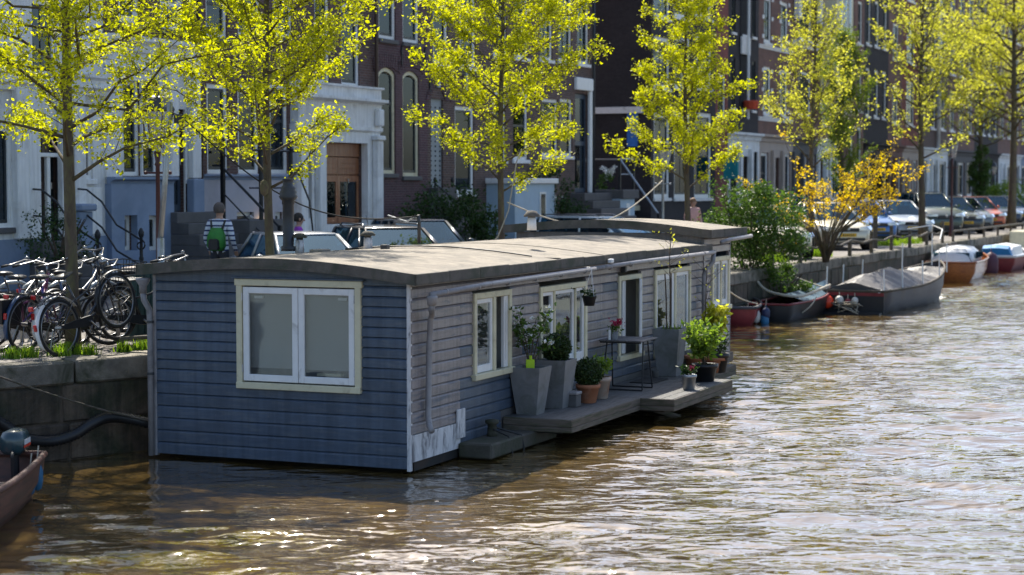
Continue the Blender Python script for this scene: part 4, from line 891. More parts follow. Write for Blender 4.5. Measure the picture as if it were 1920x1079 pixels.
p = on_roof(600, 472, 2.385); MB().cbox(p.x-.12, p.x+.12, p.y-.1, p.y+.1, p.z-.02, p.z+.03, .01).build('roof_hatch', M['felt'], boat)
# ================================================================== FOLIAGE HELPERS
def leaf(mb, p, size, r, up=.3, wr=.55):
    """small pointed leaf, folded on its midrib"""
    d = Vector((r.gauss(0,1), r.gauss(0,1), r.gauss(0,1)*.7 + up)); d.normalize()
    n = Vector((r.gauss(0,1), r.gauss(0,1), r.gauss(0,1))); sd_ = d.cross(n)
    if sd_.length < 1e-4: return
    sd_.normalize(); nn = sd_.cross(d); L = size*r.choice((.55,.75,.9,1.0,1.15,1.35)); W = L*wr*.5
    b = len(mb.v)
    mb.v += [tuple(p), tuple(p + d*L*.45 + sd_*W + nn*W*.25), tuple(p + d*L), tuple(p + d*L*.45 - sd_*W + nn*W*.25)]
    mb.f += [(b, b+1, b+2), (b, b+2, b+3)]
def sprig(mb, p, n, rad, size, r, up=.3, wr=.55):
    for _ in range(n): leaf(mb, Vector(p) + Vector((r.gauss(0,rad), r.gauss(0,rad), r.gauss(0,rad))), size, r, up, wr)
M['leafY'] = leafmat('young_elm_leaf', (.225,.252,.012), (.545,.545,.04), .6)
M['leafY2'] = leafmat('young_yellow_leaf', (.27,.28,.035), (.52,.51,.09), .6)
M['leafO'] = leafmat('bronze_yellow_leaf', (.52,.33,.012), (.70,.55,.04), .55)
M['leafG'] = leafmat('mid_green_leaf', (.035,.075,.012), (.10,.17,.03), .35)
M['leafB'] = leafmat('box_leaf', (.018,.035,.009), (.05,.085,.02), .2, .45)
M['leafL'] = leafmat('fresh_green_leaf', (.09,.16,.02), (.22,.30,.05), .45)
M['leafS'] = leafmat('soft_green_leaf', (.08,.12,.015), (.15,.20,.03), .5)
M['leafD'] = leafmat('dark_green_leaf', (.014,.035,.010), (.05,.10,.02), .3)
M['petalR'] = pm('crimson_petals', (.38,.01,.06), .6, .3, 40); M['petalW'] = pm('white_petals', (.8,.8,.76), .6, .1, 20)
def bush_mesh(rx, ry, rz, n, size, seed, clumps=26, up=.3, cz=0):
    r = random.Random(seed); mb = MB(); cs = []
    for _ in range(clumps):
        while True:
            a = Vector((r.uniform(-1,1), r.uniform(-1,1), r.uniform(-1,1)))
            if .35 < a.length < 1: break
        cs.append((Vector((a.x*rx, a.y*ry, a.z*rz + cz)), r.uniform(.16, .34)))
    m_ = (rx+ry+rz)/3
    for _ in range(n):
        c, cr = r.choice(cs); d = Vector((r.gauss(0,1), r.gauss(0,1), r.gauss(0,1))).normalized()*(r.random()**.45)
        leaf(mb, c + d*cr*m_*1.35, size, r, up)
    return mb
def clamp_ground(mb, z):
    mb.v = [(x, y, max(z_, z)) for x, y, z_ in mb.v]; return mb
# ================================================================== THINGS ON THE HOUSEBOAT DECK
def dpos(u, v): return atz(u, v, DZ)
def tall_planter(u, v, h, bw, tw, label, dz=0):
    p = dpos(u, v) + DL*bw*.5; t = thing('tall_planter', label, 'planter', (p.x, p.y, DZ), RZB, 'tapered grey planters on the deck')
    a, b = bw/2, tw/2; m = MB(); k = .02
    m.hexa([(-a,-a,.0),(a,-a,.0),(a,a,.0),(-a,a,.0)], [(-b,-b,h),(b,-b,h),(b,b,h),(-b,b,h)]); m.f.remove((4,5,6,7)) if (4,5,6,7) in m.f else None
    c = b-.025; n = len(m.v); m.v += [(-c,-c,h),(c,-c,h),(c,c,h),(-c,c,h),(-c,-c,h-.06),(c,-c,h-.06),(c,c,h-.06),(-c,c,h-.06)]
    m.f += [(4,5,n+1,n),(5,6,n+2,n+1),(6,7,n+3,n+2),(7,4,n,n+3),(n,n+1,n+5,n+4),(n+1,n+2,n+6,n+5),(n+2,n+3,n+7,n+6),(n+3,n,n+4,n+7)]
    m.build('planter_body', M['planter'], t); MB().add([(-c,-c,h-.05),(c,-c,h-.05),(c,c,h-.05),(-c,c,h-.05)], [(0,1,2,3)]).build('soil', M['soil'], t)
    return t, p
t, p = tall_planter(987, 778, .60, .27, .42, 'tapered grey planter with white-flowered shrub and green plant label')
r = random.Random(11); br = MB(); lf = MB(); fw_ = MB()
pl = thing('flowering_shrub', 'thin shrub with white blossoms growing from the front planter', 'shrub', (p.x, p.y, DZ+.55), RZB)
for k in range(7):
    a = r.uniform(0, 6.28); e = Vector((math.cos(a)*r.uniform(.05,.42), math.sin(a)*.28, r.uniform(.3,.85))); pts = [Vector((0,0,0)), e*.35 + Vector((0,0,.1)), e*.7 + Vector((0,0,.06)), e]
    br.tube(pts, [.008,.007,.005,.003], 5)
    for j in range(16): q = pts[1].lerp(pts[3], r.random()**.8); sprig(lf, q, 3, .035, .075, r, .2); 
    for j in range(3): sprig(fw_, pts[2].lerp(pts[3], r.random()), 4, .018, .05, r, .2, .9)
br.build('stems', M['twig'], pl); lf.build('leaves', M['leafG'], pl); fw_.build('blossoms', M['petalW'], pl)
lb = MB(); lb.cbox(-.06, .05, -.012, .012, 0, .15, .006).tube([(0,0,.15),(0,0,.2)], .02, 6); o = lb.build('plant_label', pm('lime_plastic', (.42,.62,.01), .5), None, loc=(p.x-.0, p.y-.1, DZ+.55), rz=.1); tag(o, 'bright lime green plastic tag stuck in the front planter', 'plant label')
t, p = tall_planter(1036, 766, .63, .27, .42, 'tapered grey planter with algae stains holding the clipped box ball')
def box_ball(p, R_, label, seed):
    t = thing('topiary_ball', label, 'topiary', tuple(p), 0); r = random.Random(seed); mb = MB()
    for _ in range(2600):
        d = Vector((r.gauss(0,1), r.gauss(0,1), r.gauss(0,1))).normalized(); leaf(mb, d*R_*(.84 + .16*r.random() + .06*math.sin(d.x*7+seed)*math.cos(d.y*6)+(.12 if r.random() < .03 else 0)) + Vector((0,0,R_*.95)), .035, r, .0, .7)
    mb.build('leaves', M['leafB'], t); core = MB(); core.lathe([(R_*.82*math.sin(a), R_*.95 - R_*.82*math.cos(a)) for a in [math.pi*k/8 for k in range(9)]], 12); core.build('inner_twigs', M['leafB'], t, True)
    return t
box_ball(p + Vector((0,0,.60)), .185, 'round clipped box ball growing in the stained grey planter', 3)
def round_pot(u, v, h, r0, r1, mat, label, cat='flower pot', rim=True, name='flower_pot', group='round pots on the deck'):
    p = dpos(u, v) + DL*r0; t = thing(name, label, cat, (p.x, p.y, DZ), 0, group)
    pr = [(r0*.9,0),(r0,.01),(r1*.96,h*.8)] + ([(r1*1.06,h*.8),(r1*1.08,h)] if rim else [(r1,h)]) + [(r1*.92,h),(r1*.88,h*.86)]
    MB().lathe(pr, 20, cap=False).build('pot', M[mat], t, True); MB().lathe([(0,h*.87),(r1*.9,h*.88)], 16, cap=False).build('soil', M['soil'], t); return t, p + Vector((0,0,h*.88))
t, p = round_pot(1097, 757, .25, .11, .155, 'terracotta', 'terracotta pot holding the smaller box ball in front of the table'); box_ball(p, .19, 'smaller clipped box ball in a terracotta pot', 5)
t, p = round_pot(1121, 749, .30, .10, .14, 'terracotta2', 'tall pale terracotta pot with leafy plant beside the table')
def leafy(p, n, rad, h, size, mat, label, seed, stems=5, name='potted_plant', cat='plant', rz=0):
    t = thing(name, label, cat, tuple(p), rz); r = random.Random(seed); a_, l_ = MB(), MB()
    for k in range(stems):
        an = r.uniform(0, 6.28); e = Vector((math.cos(an)*rad*r.uniform(.3,1), math.sin(an)*rad*r.uniform(.3,1), h*r.uniform(.6,1))); a_.tube([Vector((0,0,-.02)), e*.5 + Vector((0,0,h*.1)), e], [.007,.005,.003], 5)
        for j in range(n//stems): q = Vector((0,0,0)).lerp(e, r.uniform(.3, 1.02)) + Vector((0,0,h*.06)); sprig(l_, q, 3, rad*.16, size, r, .4, .6)
    a_.build('stems', M['twig'], t); l_.build('leaves', M[mat], t); return t
leafy(p, 90, .24, .26, .075, 'leafL', 'fresh green leafy plant in the pale terracotta pot', 8)
t = thing('storage_box', 'small grey metal box on the deck between planter and pot', 'box', tuple(dpos(1068, 764) + DL*.1), RZB); MB().cbox(-.09,.09,-.09,.09,0,.16,.008).build('box_body', M['bluestone'], t); MB().cbox(-.1,.1,-.1,.1,.161,.20,.008).build('lid', M['pvc'], t)
# slatted folding table
tp = dpos(1165, 733) + DL*.25; tb = thing('folding_table', 'dark slatted folding table on splayed metal legs', 'table', (tp.x, tp.y, DZ), RZB)
for k in range(6): MB().cbox(-.36, .36, -.33+.108*k, -.33+.108*k+.094, .70, .722, .004).build('slat', M['bluestone'], tb)
MB().cbox(-.33, -.29, -.31, .3, .678, .699, .004).cbox(.29, .33, -.31, .3, .678, .699, .004).build('slat_batten', M['iron'], tb)
for sx in (-1, 1):
    for sy in (-1, 1): MB().tube([(sx*.10, sy*.27, .69), (sx*.22, sy*.30, .012)], .011, 6).build('leg', M['iron'], tb)
    MB().tube([(sx*.22,-.30,.012),(sx*.22,.30,.012)], .011, 6).build('foot_bar', M['iron'], tb)
vp = tp + Vector((0,0,DZ+.722-tp.z)) - DL*.22 + DW*.12
t = thing('table_flower_pot', 'little metal pot of crimson flowers on the folding table', 'flower pot', tuple(vp), 0); MB().lathe([(.045,0),(.06,.11),(.055,.11),(.05,.09)], 14, cap=False).build('pot', M['planter'], t, True); MB().lathe([(0,.088),(.052,.09)], 12, cap=False).build('soil', M['soil'], t)
r = random.Random(2); l_ = MB(); f_ = MB()
for k in range(40): sprig(l_, (r.gauss(0,.035), r.gauss(0,.035), .11+r.random()*.09), 2, .02, .05, r, .5)
for k in range(34): sprig(f_, (r.gauss(.02,.045), r.gauss(0,.04), .2+r.random()*.07), 3, .015, .035, r, .3, .95)
l_.build('leaves', M['leafG'], t); f_.build('petals', M['petalR'], t)
MB().tube([vp + Vector((-.07,-.05,.0)), vp + Vector((-.07,-.05,.14))], .018, 8).build('candle_glass', M['frame']).name = 'candle_glass'
o = bpy.data.objects['candle_glass']; tag(o, 'slim pale candle glass beside the crimson flowers', 'candle')
t = thing('door_mat', 'dark rectangular mat lying on the deck behind the table', 'mat', tuple(dpos(1205, 716)), RZB); MB().cbox(-.25,.45,-.25,.12,.004,.016,.004).build('mat', M['rubber'], t)
t, p = tall_planter(1250, 706, .72, .29, .43, 'tall tapered grey planter with a bare slender sapling')
sap = thing('sapling', 'slender bare young tree with a few pale buds in the tall planter', 'sapling', (p.x, p.y, DZ+.66), RZB); r = random.Random(4); a_ = MB(); l_ = MB()
a_.tube([(0,0,0),(.01,0,.6),(0,.01,1.1),(.02,0,1.55)], [.011,.010,.007,.003], 6); a_.tube([(-.1,.02,0),(-.12,.02,.5),(-.16,.03,.9)], [.012,.012,.011], 6); a_.tube([(.06,0,0),(.05,0,.9)], .010, 6)
for k in range(12):
    z_ = r.uniform(.8, 1.45); an = r.uniform(0, 6.28); ln = r.uniform(.15, .42); e = Vector((math.cos(an)*ln, math.sin(an)*ln, z_ + ln*.6)); a_.tube([(0,0,z_), e], [.004,.002], 4)
    for j in range(4): sprig(l_, Vector((0,0,z_)).lerp(e, r.uniform(.5,1)), 1, .01, .04, r, .6)
a_.build('stems', M['twig'], sap); l_.build('buds', M['leafY2'], sap)
gl = MB()
for k in range(60): sprig(gl, (r.uniform(-.15,.15), r.uniform(-.15,.15), .0), 1, .01, .11, r, 1.2, .2)
gl.build('underplanting', M['leafL'], sap)
t, p = round_pot(1227, 710, .12, .045, .055, 'bluestone', 'small blue-grey mug on the deck beside the tall planter', 'mug', False, 'mug')
t, p = round_pot(1288, 732, .215, .085, .105, 'steel', 'galvanised bucket with withered red flowers on the deck corner', 'bucket', True, 'zinc_bucket'); leafy(p, 60, .12, .12, .05, 'leafD', 'withered plant with a red bloom in the galvanised bucket', 9)
f_ = MB(); r = random.Random(3); sprig(f_, tuple(p + Vector((.03,.0,.12))), 14, .02, .04, r, .3, .9); o = f_.build('red_bloom', M['petalR']); tag(o, 'single red bloom above the galvanised bucket', 'flower')
t, p = round_pot(1316, 717, .26, .14, .19, 'black', 'black plastic tub holding the light green laurel near the stern', 'tub', True, 'black_tub'); leafy(p, 330, .34, .62, .085, 'leafL', 'dense light green laurel shrub in the black tub', 10, 12, 'laurel_shrub', 'shrub')
t, p = round_pot(1338, 700, .24, .13, .17, 'terracotta', 'terracotta pot behind the black tub near the stern'); leafy(p, 190, .22, .40, .05, 'leafB', 'small dark bush in the terracotta pot near the stern', 13, 8)
t, p = round_pot(1302, 700, .26, .15, .19, 'terracotta', 'wide terracotta pot between planter and black tub'); leafy(p, 190, .26, .55, .07, 'leafL', 'leafy shrub in the wide terracotta pot', 14, 9)
yp = atz(1343, 640, .75); leafy(Vector((yp.x, yp.y, DZ+.3)), 220, .24, .62, .095, 'leafY2', 'sunlit yellow-leaved laurel at the end of the deck', 15, 8, 'yellow_laurel', 'shrub')
t, p = round_pot(1343, 700, .3, .12, .16, 'black', 'black pot under the yellow laurel at the deck end')
sap2 = thing('bare_sapling', 'thin bare forked sapling in front of the stern cabin window', 'sapling', tuple(bpt(9.95, -.42, DZ+.17)), RZB); a_ = MB(); l_ = MB(); r = random.Random(6)
a_.tube([(0,0,0),(.0,0,.6),(.03,0,1.0),(.05,.0,1.45)], [.012,.010,.008,.004], 6)
for k in range(10):
    z_ = r.uniform(.75, 1.35); an = r.uniform(0, 6.28); ln = r.uniform(.15, .4); e = Vector((.03+math.cos(an)*ln, math.sin(an)*ln, z_ + ln*.7)); a_.tube([(.03,0,z_), e], [.005,.002], 4); sprig(l_, e, 3, .03, .035, r, .5)
a_.build('stems', M['twig'], sap2); l_.build('buds', M['leafY2'], sap2)
# hanging basket under the gutter
hp = bpt(4.95, -.30, 0); hb = thing('hanging_basket', 'dark hanging flower basket on pale cords under the gutter', 'hanging basket', (hp.x, hp.y, 1.62), RZB)
MB().lathe([(.07,0),(.10,.13),(.11,.135),(.10,.12)], 12).build('pot', M['black'], hb, True)
for a in (0, 2.1, 4.2): MB().tube([(.1*math.cos(a), .1*math.sin(a), .13), (.09,.0,.48)], .003, 4).build('cord', M['white'], hb)
MB().tube([(.09,0,.48),(.09,.02,.52),(.1,.09,.52)], .005, 5).build('hook', M['white'], hb)
l_ = MB(); r = random.Random(9)
for k in range(60): sprig(l_, (r.gauss(0,.06), r.gauss(0,.06), .13+abs(r.gauss(0,.04))), 2, .02, .045, r, .2)
l_.build('leaves', M['leafD'], hb)
# ================================================================== TREES
def tree(name, label, s, q, H, tr, cb, cr, nb, clus, per, lsize, mat, seed, top=.55, lean=(0,0), rise=.75, spread=.07, zbase=QZ, droop=0, ncl=None, group='young street trees along the quay', cat='tree', gap=0.0):
    p0 = qpt(s, q, zbase); t = thing(name, label, cat, tuple(p0), 0, group); r = random.Random(seed)
    tk, tw, lf = MB(), MB(), MB()
    lead = []; n = 10
    for k in range(n+1):
        f = k/n; lead.append(Vector((lean[0]*f + .05*math.sin(f*5+seed), lean[1]*f + .05*math.cos(f*4+seed*2), H*f*.94)))
    def lp(f): f = max(0, min(.999, f))*n; i = int(f); return lead[i].lerp(lead[i+1], f-i)
    tk.tube(lead, [tr*(1.25 if k == 0 else 1)*(1-.80*(k/n)**1.1) for k in range(n+1)], 10)
    for i in range(nb):
        f = cb + (1-cb)*(i/nb)**.85*.97; b0 = lp(f); an = i*2.39996 + r.uniform(-.4,.4); g = (f-cb)/(1-cb)
        prof = (math.sin(math.pi*min(1, .22 + g*.80))**.8 if top > .5 else (1-g)**.7*.9+.12)
        L = cr*prof*r.uniform(.75, 1.12); el = rise*r.uniform(.6, 1.2)
        d = Vector((math.cos(an)*math.cos(el), math.sin(an)*math.cos(el), math.sin(el)))
        pts = [b0]; 
        for k in range(1, 5): pts.append(b0 + d*L*k/4 + Vector((0,0,(-droop + .10)*L*(k/4)**2)) + Vector((r.gauss(0,.03),r.gauss(0,.03),r.gauss(0,.03)))*L)
        r0 = max(.008, tr*.34*(1-g*.6)); tk.tube(pts, [r0, r0*.75, r0*.55, r0*.38, r0*.2], 6)
        nt_ = max(3, int(clus*prof))
        for j in range(nt_):
            a = r.uniform(.22, 1.0); k = int(a*3.999); base = pts[k].lerp(pts[k+1], a*4-k)
            td = (d*.5 + Vector((r.gauss(0,.6), r.gauss(0,.6), r.gauss(.15,.5)))); td.normalize(); tl = r.uniform(.12, .42)*cr*.42*(1.15-a*.4)
            e = base + td*tl; tw.tube([base, base.lerp(e,.5)+Vector((0,0,.02)), e], [.006,.004,.002], 4, False)
            for c in range(ncl or 2):
                cpos = base.lerp(e, .45 + .6*c/(ncl or 2)); sprig(lf, cpos, per, spread, lsize, r, .25)
    tk.build('trunk', M['bark'], t, True); tag(tw.build('twigs', M['twig'], t), kind='stuff')
    lf.build('crown', M[mat], t); return t
def s_at(u, q): return (onplane(u, 345, Q0 + NQ*q, NQ) - Q0).dot(DQ)
SI = s_at(1838, -6.0)
tree('street_tree', 'nearest young elm with knobbly trunk rising behind the bicycles', -.10, -1.2, 8.6, .085, .262, 2.9, 64, 29, 10, .058, 'leafY', 21, rise=.48, lean=(.05,.1), ncl=3, droop=.16, spread=.06)
T2_ = tree('street_tree', 'young elm with swollen branch stub standing beside the silver car', 4.6, -1.2, 8.2, .075, .262, 2.25, 52, 30, 10, .058, 'leafY', 34, rise=.66, ncl=3, droop=.1, spread=.06)
tree('street_tree', 'young elm with hanging cable on its trunk, between two brick houses', 12.8, -1.2, 8.4, .072, .245, 2.15, 50, 29, 10, .062, 'leafY', 47, rise=.6, ncl=3, droop=.1, spread=.065)
tree('street_tree', 'slim young elm in front of the near-black corner house', 23.2, -1.2, 8.0, .08, .26, 2.1, 46, 25, 9, .07, 'leafY', 52, rise=.62, ncl=3, droop=.1, top=.4, spread=.07)
tree('street_tree', 'slim pale yellow elm beside the cream parked car', 34.3, -1.2, 8.4, .085, .32, 2.1, 44, 13, 6, .085, 'leafY2', 66, rise=.85, ncl=3, top=.4, spread=.09)
tree('street_tree', 'tall yellow-green elm beside the red-brown lamp post', 48.9, -1.2, 10.6, .13, .30, 3.0, 42, 11, 6, .105, 'leafY2', 71, rise=.75, ncl=3, spread=.10)
tree('ivy_tree', 'ivy-clad old elm with tangled bare branches behind the parked cars', SI, -6.0, 11.5, .17, .38, 4.8, 46, 13, 7, .125, 'leafY2', 83, rise=.5, ncl=3, spread=.12)
tree('street_tree', 'dark-trunked elm at the far end of the parked cars', 70.3, -1.6, 12.5, .2, .35, 5.0, 52, 20, 7, .13, 'leafY2', 88, rise=.45, ncl=3, spread=.13)
tree('street_tree', 'thin dull green tree between the yellow elms in front of the far houses', 45.5, -3.2, 8.0, .07, .18, 1.9, 44, 22, 7, .08, 'leafS', 90, rise=1.1, ncl=3)
MB().lathe([(.0,-.14),(.055,-.09),(.07,0),(.05,.08),(.0,.12)], 10, (-.075,-.03,2.05)).build('branch_stub', M['bark'], T2_, True)
# spreading shrub with orange-yellow leaves leaning over the moored boats
sh = thing('bronze_shrub', 'multi-stemmed shrub with orange-yellow spring leaves leaning over the quay', 'shrub', tuple(qpt(*qat(1548, 492), QZ)), 0); r = random.Random(12); tk, lf = MB(), MB()
for k in range(22):
    right = r.random() < .7; an = r.gauss(.15, .55) if right else r.gauss(2.9, .6); ln = r.uniform(2.0, 3.9) if right else r.uniform(1.5, 3.2); el = r.uniform(.55, 1.25)
    e = Vector((math.cos(an)*math.cos(el)*ln, math.sin(an)*math.cos(el)*ln, math.sin(el)*ln*.95 + .5)); pts = [Vector((.06*math.cos(k*2.4), .06*math.sin(k*2.4), 0)), Vector((e.x*.16, e.y*.16, .8)), e*.55 + Vector((0,0,.3)), e + Vector((0,0,.25))]; tk.tube(pts, [.026,.021,.013,.004], 6)
    for j in range(17):
        a0 = r.random(); b = pts[1].lerp(pts[2], .7+.3*a0) if r.random() < .2 else pts[2].lerp(pts[3], a0); e2 = b + Vector((r.gauss(.08,.17), r.gauss(0,.17), r.gauss(.06,.12))); tk.tube([b, e2], [.005,.002], 4, False)
        for c in range(3): sprig(lf, b.lerp(e2, .3+.35*c), 4, .045, .07, r, .2)
tk.build('trunk', M['bark'], sh, True); lf.build('crown', M['leafO'], sh)
def bush(name, label, P, rx, ry, rz, n, size, mat, seed, clumps=30):
    t = thing(name, label, 'bush', tuple(P), 0); clamp_ground(bush_mesh(rx, ry, rz, n, size, seed, clumps, cz=rz*.95), .0).build('foliage', M[mat], t); tk = MB(); r = random.Random(seed)
    for k in range(9): an = r.uniform(0, 6.28); tk.tube([(0,0,-.02), (math.cos(an)*rx*.3, math.sin(an)*ry*.3, rz*.6), (math.cos(an)*rx*.7, math.sin(an)*ry*.7, rz*1.4)], [.03,.02,.008], 5)
    tk.build('stems', M['twig'], t); return t
b1 = bush('evergreen_bush', 'big glossy evergreen bush overhanging the water behind the houseboat', qpt(25.5, -.35, QZ-.35), 1.25, 1.0, 1.28, 12500, .085, 'leafG', 5, 60)
bush('evergreen_bush', 'lower trailing part of greenery hanging down the quay wall', qpt(26.2, .25, .25), .75, .5, .55, 2600, .08, 'leafG', 15, 20)
bush('garden_bush', 'dark green feathery bush in front of the plum brick house', F0 + DQ*(fa(768,400)[0]-1.2) + NQ*1.6 + Vector((0,0,HZ)), 1.35, .9, 1.05, 6000, .10, 'leafD', 6, 40)
bush('garden_bush', 'dark climbing bush beside the light blue porch', F0 + DQ*(fa(1005,380)[0]-.2) + NQ*.55 + Vector((0,0,HZ)), .95, .6, 1.25, 4200, .09, 'leafD', 7, 30)
bush('garden_bush', 'small olive shrub in front of the white house bay', F0 + DQ*(fa(14,420)[0]) + NQ*1.2 + Vector((0,0,HZ+.5)), .7, .5, .6, 1600, .06, 'leafD', 8, 20)
bush('ivy_column', 'column of bright ivy wrapped round the old elm trunk', qpt(SI, -6.0, QZ), .55, .55, 2.3, 5200, .13, 'leafG', 9, 34)
bush('roadside_bush', 'light green bush beside the ivy-clad elm', qpt(s_at(1876, -5.6), -5.6, QZ), 1.6, 1.2, 1.25, 4600, .13, 'leafL', 10, 34)
fp = F0 + DQ*(fa(1122, 340)[0]) + NQ*.3 + Vector((0,0,HZ+1.55)); t = thing('white_hydrangea', 'white flowering potted plant on the stone landing', 'plant', tuple(fp), 0); l_ = bush_mesh(.35,.3,.35,500,.08,31,10,cz=.4); l_.build('leaves', M['leafG'], t); l_ = bush_mesh(.28,.22,.25,300,.07,32,8,cz=.85); l_.build('blossoms', M['petalW'], t); MB().lathe([(.18,-.1),(.26,.2)], 12).build('pot', M['terracotta2'], t, True)
# ================================================================== CARS (local x = forward, z up from the street)
def carpaint(name, col, metal=.35):
    m = pm(name, col, .32, .05, 2, metal=metal, coat=.9, orand=0); return m
M['plate'] = pm('yellow_plate', (.72,.42,.01), .5, .05, 5); M['headlamp'] = glassmat('headlamp', (.9,.93,.95), .05, .3, (.55,.58,.6), .35); M['indicator'] = pm('amber_lens', (.6,.2,.02), .3); M['taillight'] = pm('red_lens', (.5,.02,.02), .25, coat=.5)
M['grille'] = pm('dark_grille', (.015,.015,.017), .4); M['rim'] = pm('alloy_rim', (.45,.46,.47), .35, .1, 6, metal=.8)
wheel_t = MB().lathe([(.20,-.095),(.30,-.105),(.325,-.08),(.33,0),(.325,.08),(.30,.105),(.20,.095)], 22, cap=False).mesh('tyre', M['rubber'], True)
_r = MB(); _r.lathe([(.0,.05),(.05,.06),(.06,.045),(.19,.07),(.215,.085),(.215,-.08)], 22, cap=False)
for k in range(5):
    a = k*2*math.pi/5; c, s_ = math.cos(a), math.sin(a); _r.hexa([(.04*c-.03*s_,.04*s_+.03*c,.05),(.04*c+.03*s_,.04*s_-.03*c,.05),(.2*c+.025*s_,.2*s_-.025*c,.062),(.2*c-.025*s_,.2*s_+.025*c,.062)], [(.04*c-.03*s_,.04*s_+.03*c,.085),(.04*c+.03*s_,.04*s_-.03*c,.085),(.2*c+.025*s_,.2*s_-.025*c,.09),(.2*c-.025*s_,.2*s_+.025*c,.09)])
rim_m = _r.mesh('rim', M['rim'])
def car(label, P, az, paint, style='hatch', L=4.2, W=1.74, Hh=1.46, name='parked_car', badge=True, lights='wrap'):
    """nose first along local +x"""
    t = thing(name, label, 'car', (P.x, P.y, P.z), math.pi/2 - az, 'cars parked along the quay'); k = L/4.2; w = W/2; hb = Hh*.655
    suv = style == 'suv'; est = style in ('estate', 'suv')
    st = [(2.10,.62,.28,.50), (2.06,.76,.22,.62), (1.93,.86,.19,.70), (1.6,.96,.18,.775 if not suv else .88), (1.25,.99,.18,.84 if not suv else .93), (.95,1.0,.18,.915 if not suv else .97), (.4,1.0,.18,.945), (-.5,1.0,.18,.965), (-1.4,.99,.18,.985), (-1.8,.95,.2,.99), (-2.02,.88,.24,.95), (-2.10,.78,.30,.80)]
    rings = []
    for x, ww, zb, zt in st:
        zt = zt*hb/.955; hw = ww*w; zb = zb + (.06 if suv else 0); mid = (zb+zt)/2
        half = [(hw*.80,zb), (hw*.97,zb+.09), (hw,mid), (hw*.985,zt-.13), (hw*.93,zt-.035), (hw*.78,zt), (hw*.4,zt+.018)]
        rings.append([(x*k,-y,z_) for y, z_ in half] + [(x*k,0,zt+.024)] + [(x*k,y,z_) for y, z_ in reversed(half)])
    body = MB().loft(rings).build('body', paint, t, True)
    # glasshouse: windscreen, side and rear glass with body-coloured roof and pillars
    xf, xr = 1.02*k, (-1.62 if not est else -1.92)*k; rf_, rr = .18*k, (-1.15 if not est else -1.72)*k
    zt0, zt1 = hb-.02, Hh-.045; wb, wt = w*.93, w*.70
    def gl(x, y, z_): return (x, y, z_)
    A = [(xf,-wb*.86,zt0-.03),(xf,wb*.86,zt0-.03),(xf-.32*k,wb,zt0),(xr+.25,wb,zt0),(xr,wb*.86,zt0),(xr,-wb*.86,zt0),(xr+.25,-wb,zt0),(xf-.32*k,-wb,zt0)]
    B = [(rf_,-wt*.88,zt1),(rf_,wt*.88,zt1),(rf_-.15*k,wt,zt1),(rr+.1,wt,zt1),(rr,wt*.88,zt1),(rr,-wt*.88,zt1),(rr+.1,-wt,zt1),(rf_-.15*k,-wt,zt1)]
    g = MB(); g.add(A + B, [(i,(i+1)%8,8+(i+1)%8,8+i) for i in range(8)]); g.build('windows', M['carglass'], t)
    MB().box(xr+.3, xf-.45, -wb*.8, wb*.8, zt0-.25, zt0-.05).build('interior', M['room'], t)
    for yy in (-.36, .36): MB().cbox(-.25*k, .02*k, yy-.2, yy+.2, zt0-.1, zt0+.32, .05).build('seat', M['grille'], t)
    rt_ = []
    for f, zz in ((1.0, zt1-.012), (1.01, zt1+.012), (.93, zt1+.034), (.6, zt1+.048)): rt_.append([((p[0]-(rf_+rr)/2)*f + (rf_+rr)/2, p[1]*f, zz) for p in B])
    roof_ = MB().loft(rt_).build('roof', paint, t, True)
    for i, rr_ in ((0,.03),(1,.03),(4,.05),(5,.05)): MB().tube([A[i], B[i]], rr_, 6).build('pillar', paint, t, True)
    for sgn in (-1, 1):
        for xb, xt in ((-.35*k, -.42*k), ((xr+.35), rr+.15)): MB().tube([(xb, sgn*wb*1.0, zt0), (xt, sgn*wt*1.01, zt1)], .032, 6).build('pillar', paint, t, True)
        MB().tube([(xf-.3*k, sgn*wb*1.0, zt0), (rf_-.14*k, sgn*wt*1.0, zt1)], .022, 6).build('pillar', paint, t, True)
    for sgn in (-1, 1):
        MB().lathe([(.0,-.05),(.06,-.04),(.075,0),(.05,.05),(0,.06)], 8, (.62*k, sgn*(w+.07), zt0+.06)).build('wing_mirror', paint, t, True)
        for xa in (1.33*k, -1.28*k):
            wz = .33 if not suv else .36
            ar = MB(); ar.lathe([(.0,0),(.375,0),(.375,.012),(.0,.013)], 22); o = ar.build('wheel_arch', M['grille'], t, loc=(xa, sgn*(w*.992), wz)); o.rotation_euler = (-sgn*math.pi/2, 0, 0)
            wh = bpy.data.objects.new('wheel', wheel_t); COL.objects.link(wh); wh.parent = t; wh.location = (xa, sgn*(w-.075), wz); wh.rotation_euler = (-sgn*math.pi/2, 0, 0); ri = bpy.data.objects.new('rim', rim_m); COL.objects.link(ri); ri.parent = wh
        # lamps
        zl = hb*.70 if not suv else hb*.74
        hl = MB(); hl.loft([[(2.085*k-.02, sgn*.40*w, zl-.055), (2.085*k-.02, sgn*.42*w, zl+.04), (1.98*k, sgn*.70*w, zl+.07), (1.70*k, sgn*.93*w, zl+.10), (1.80*k, sgn*.95*w, zl-.01), (1.97*k, sgn*.86*w, zl-.06)], [(2.085*k+.022, sgn*.40*w, zl-.055), (2.085*k+.012, sgn*.42*w, zl+.035), (2.01*k, sgn*.72*w, zl+.065), (1.72*k, sgn*.965*w, zl+.095), (1.82*k, sgn*.98*w, zl-.01), (2.0*k, sgn*.88*w, zl-.06)]]); hl.build('headlight', M['headlamp'], t)
        MB().cbox(-2.10*k, -2.0*k, sgn*.80*w-.07, sgn*.80*w+.07, hb*.62, hb*.85, .02).build('tail_light', M['taillight'], t)
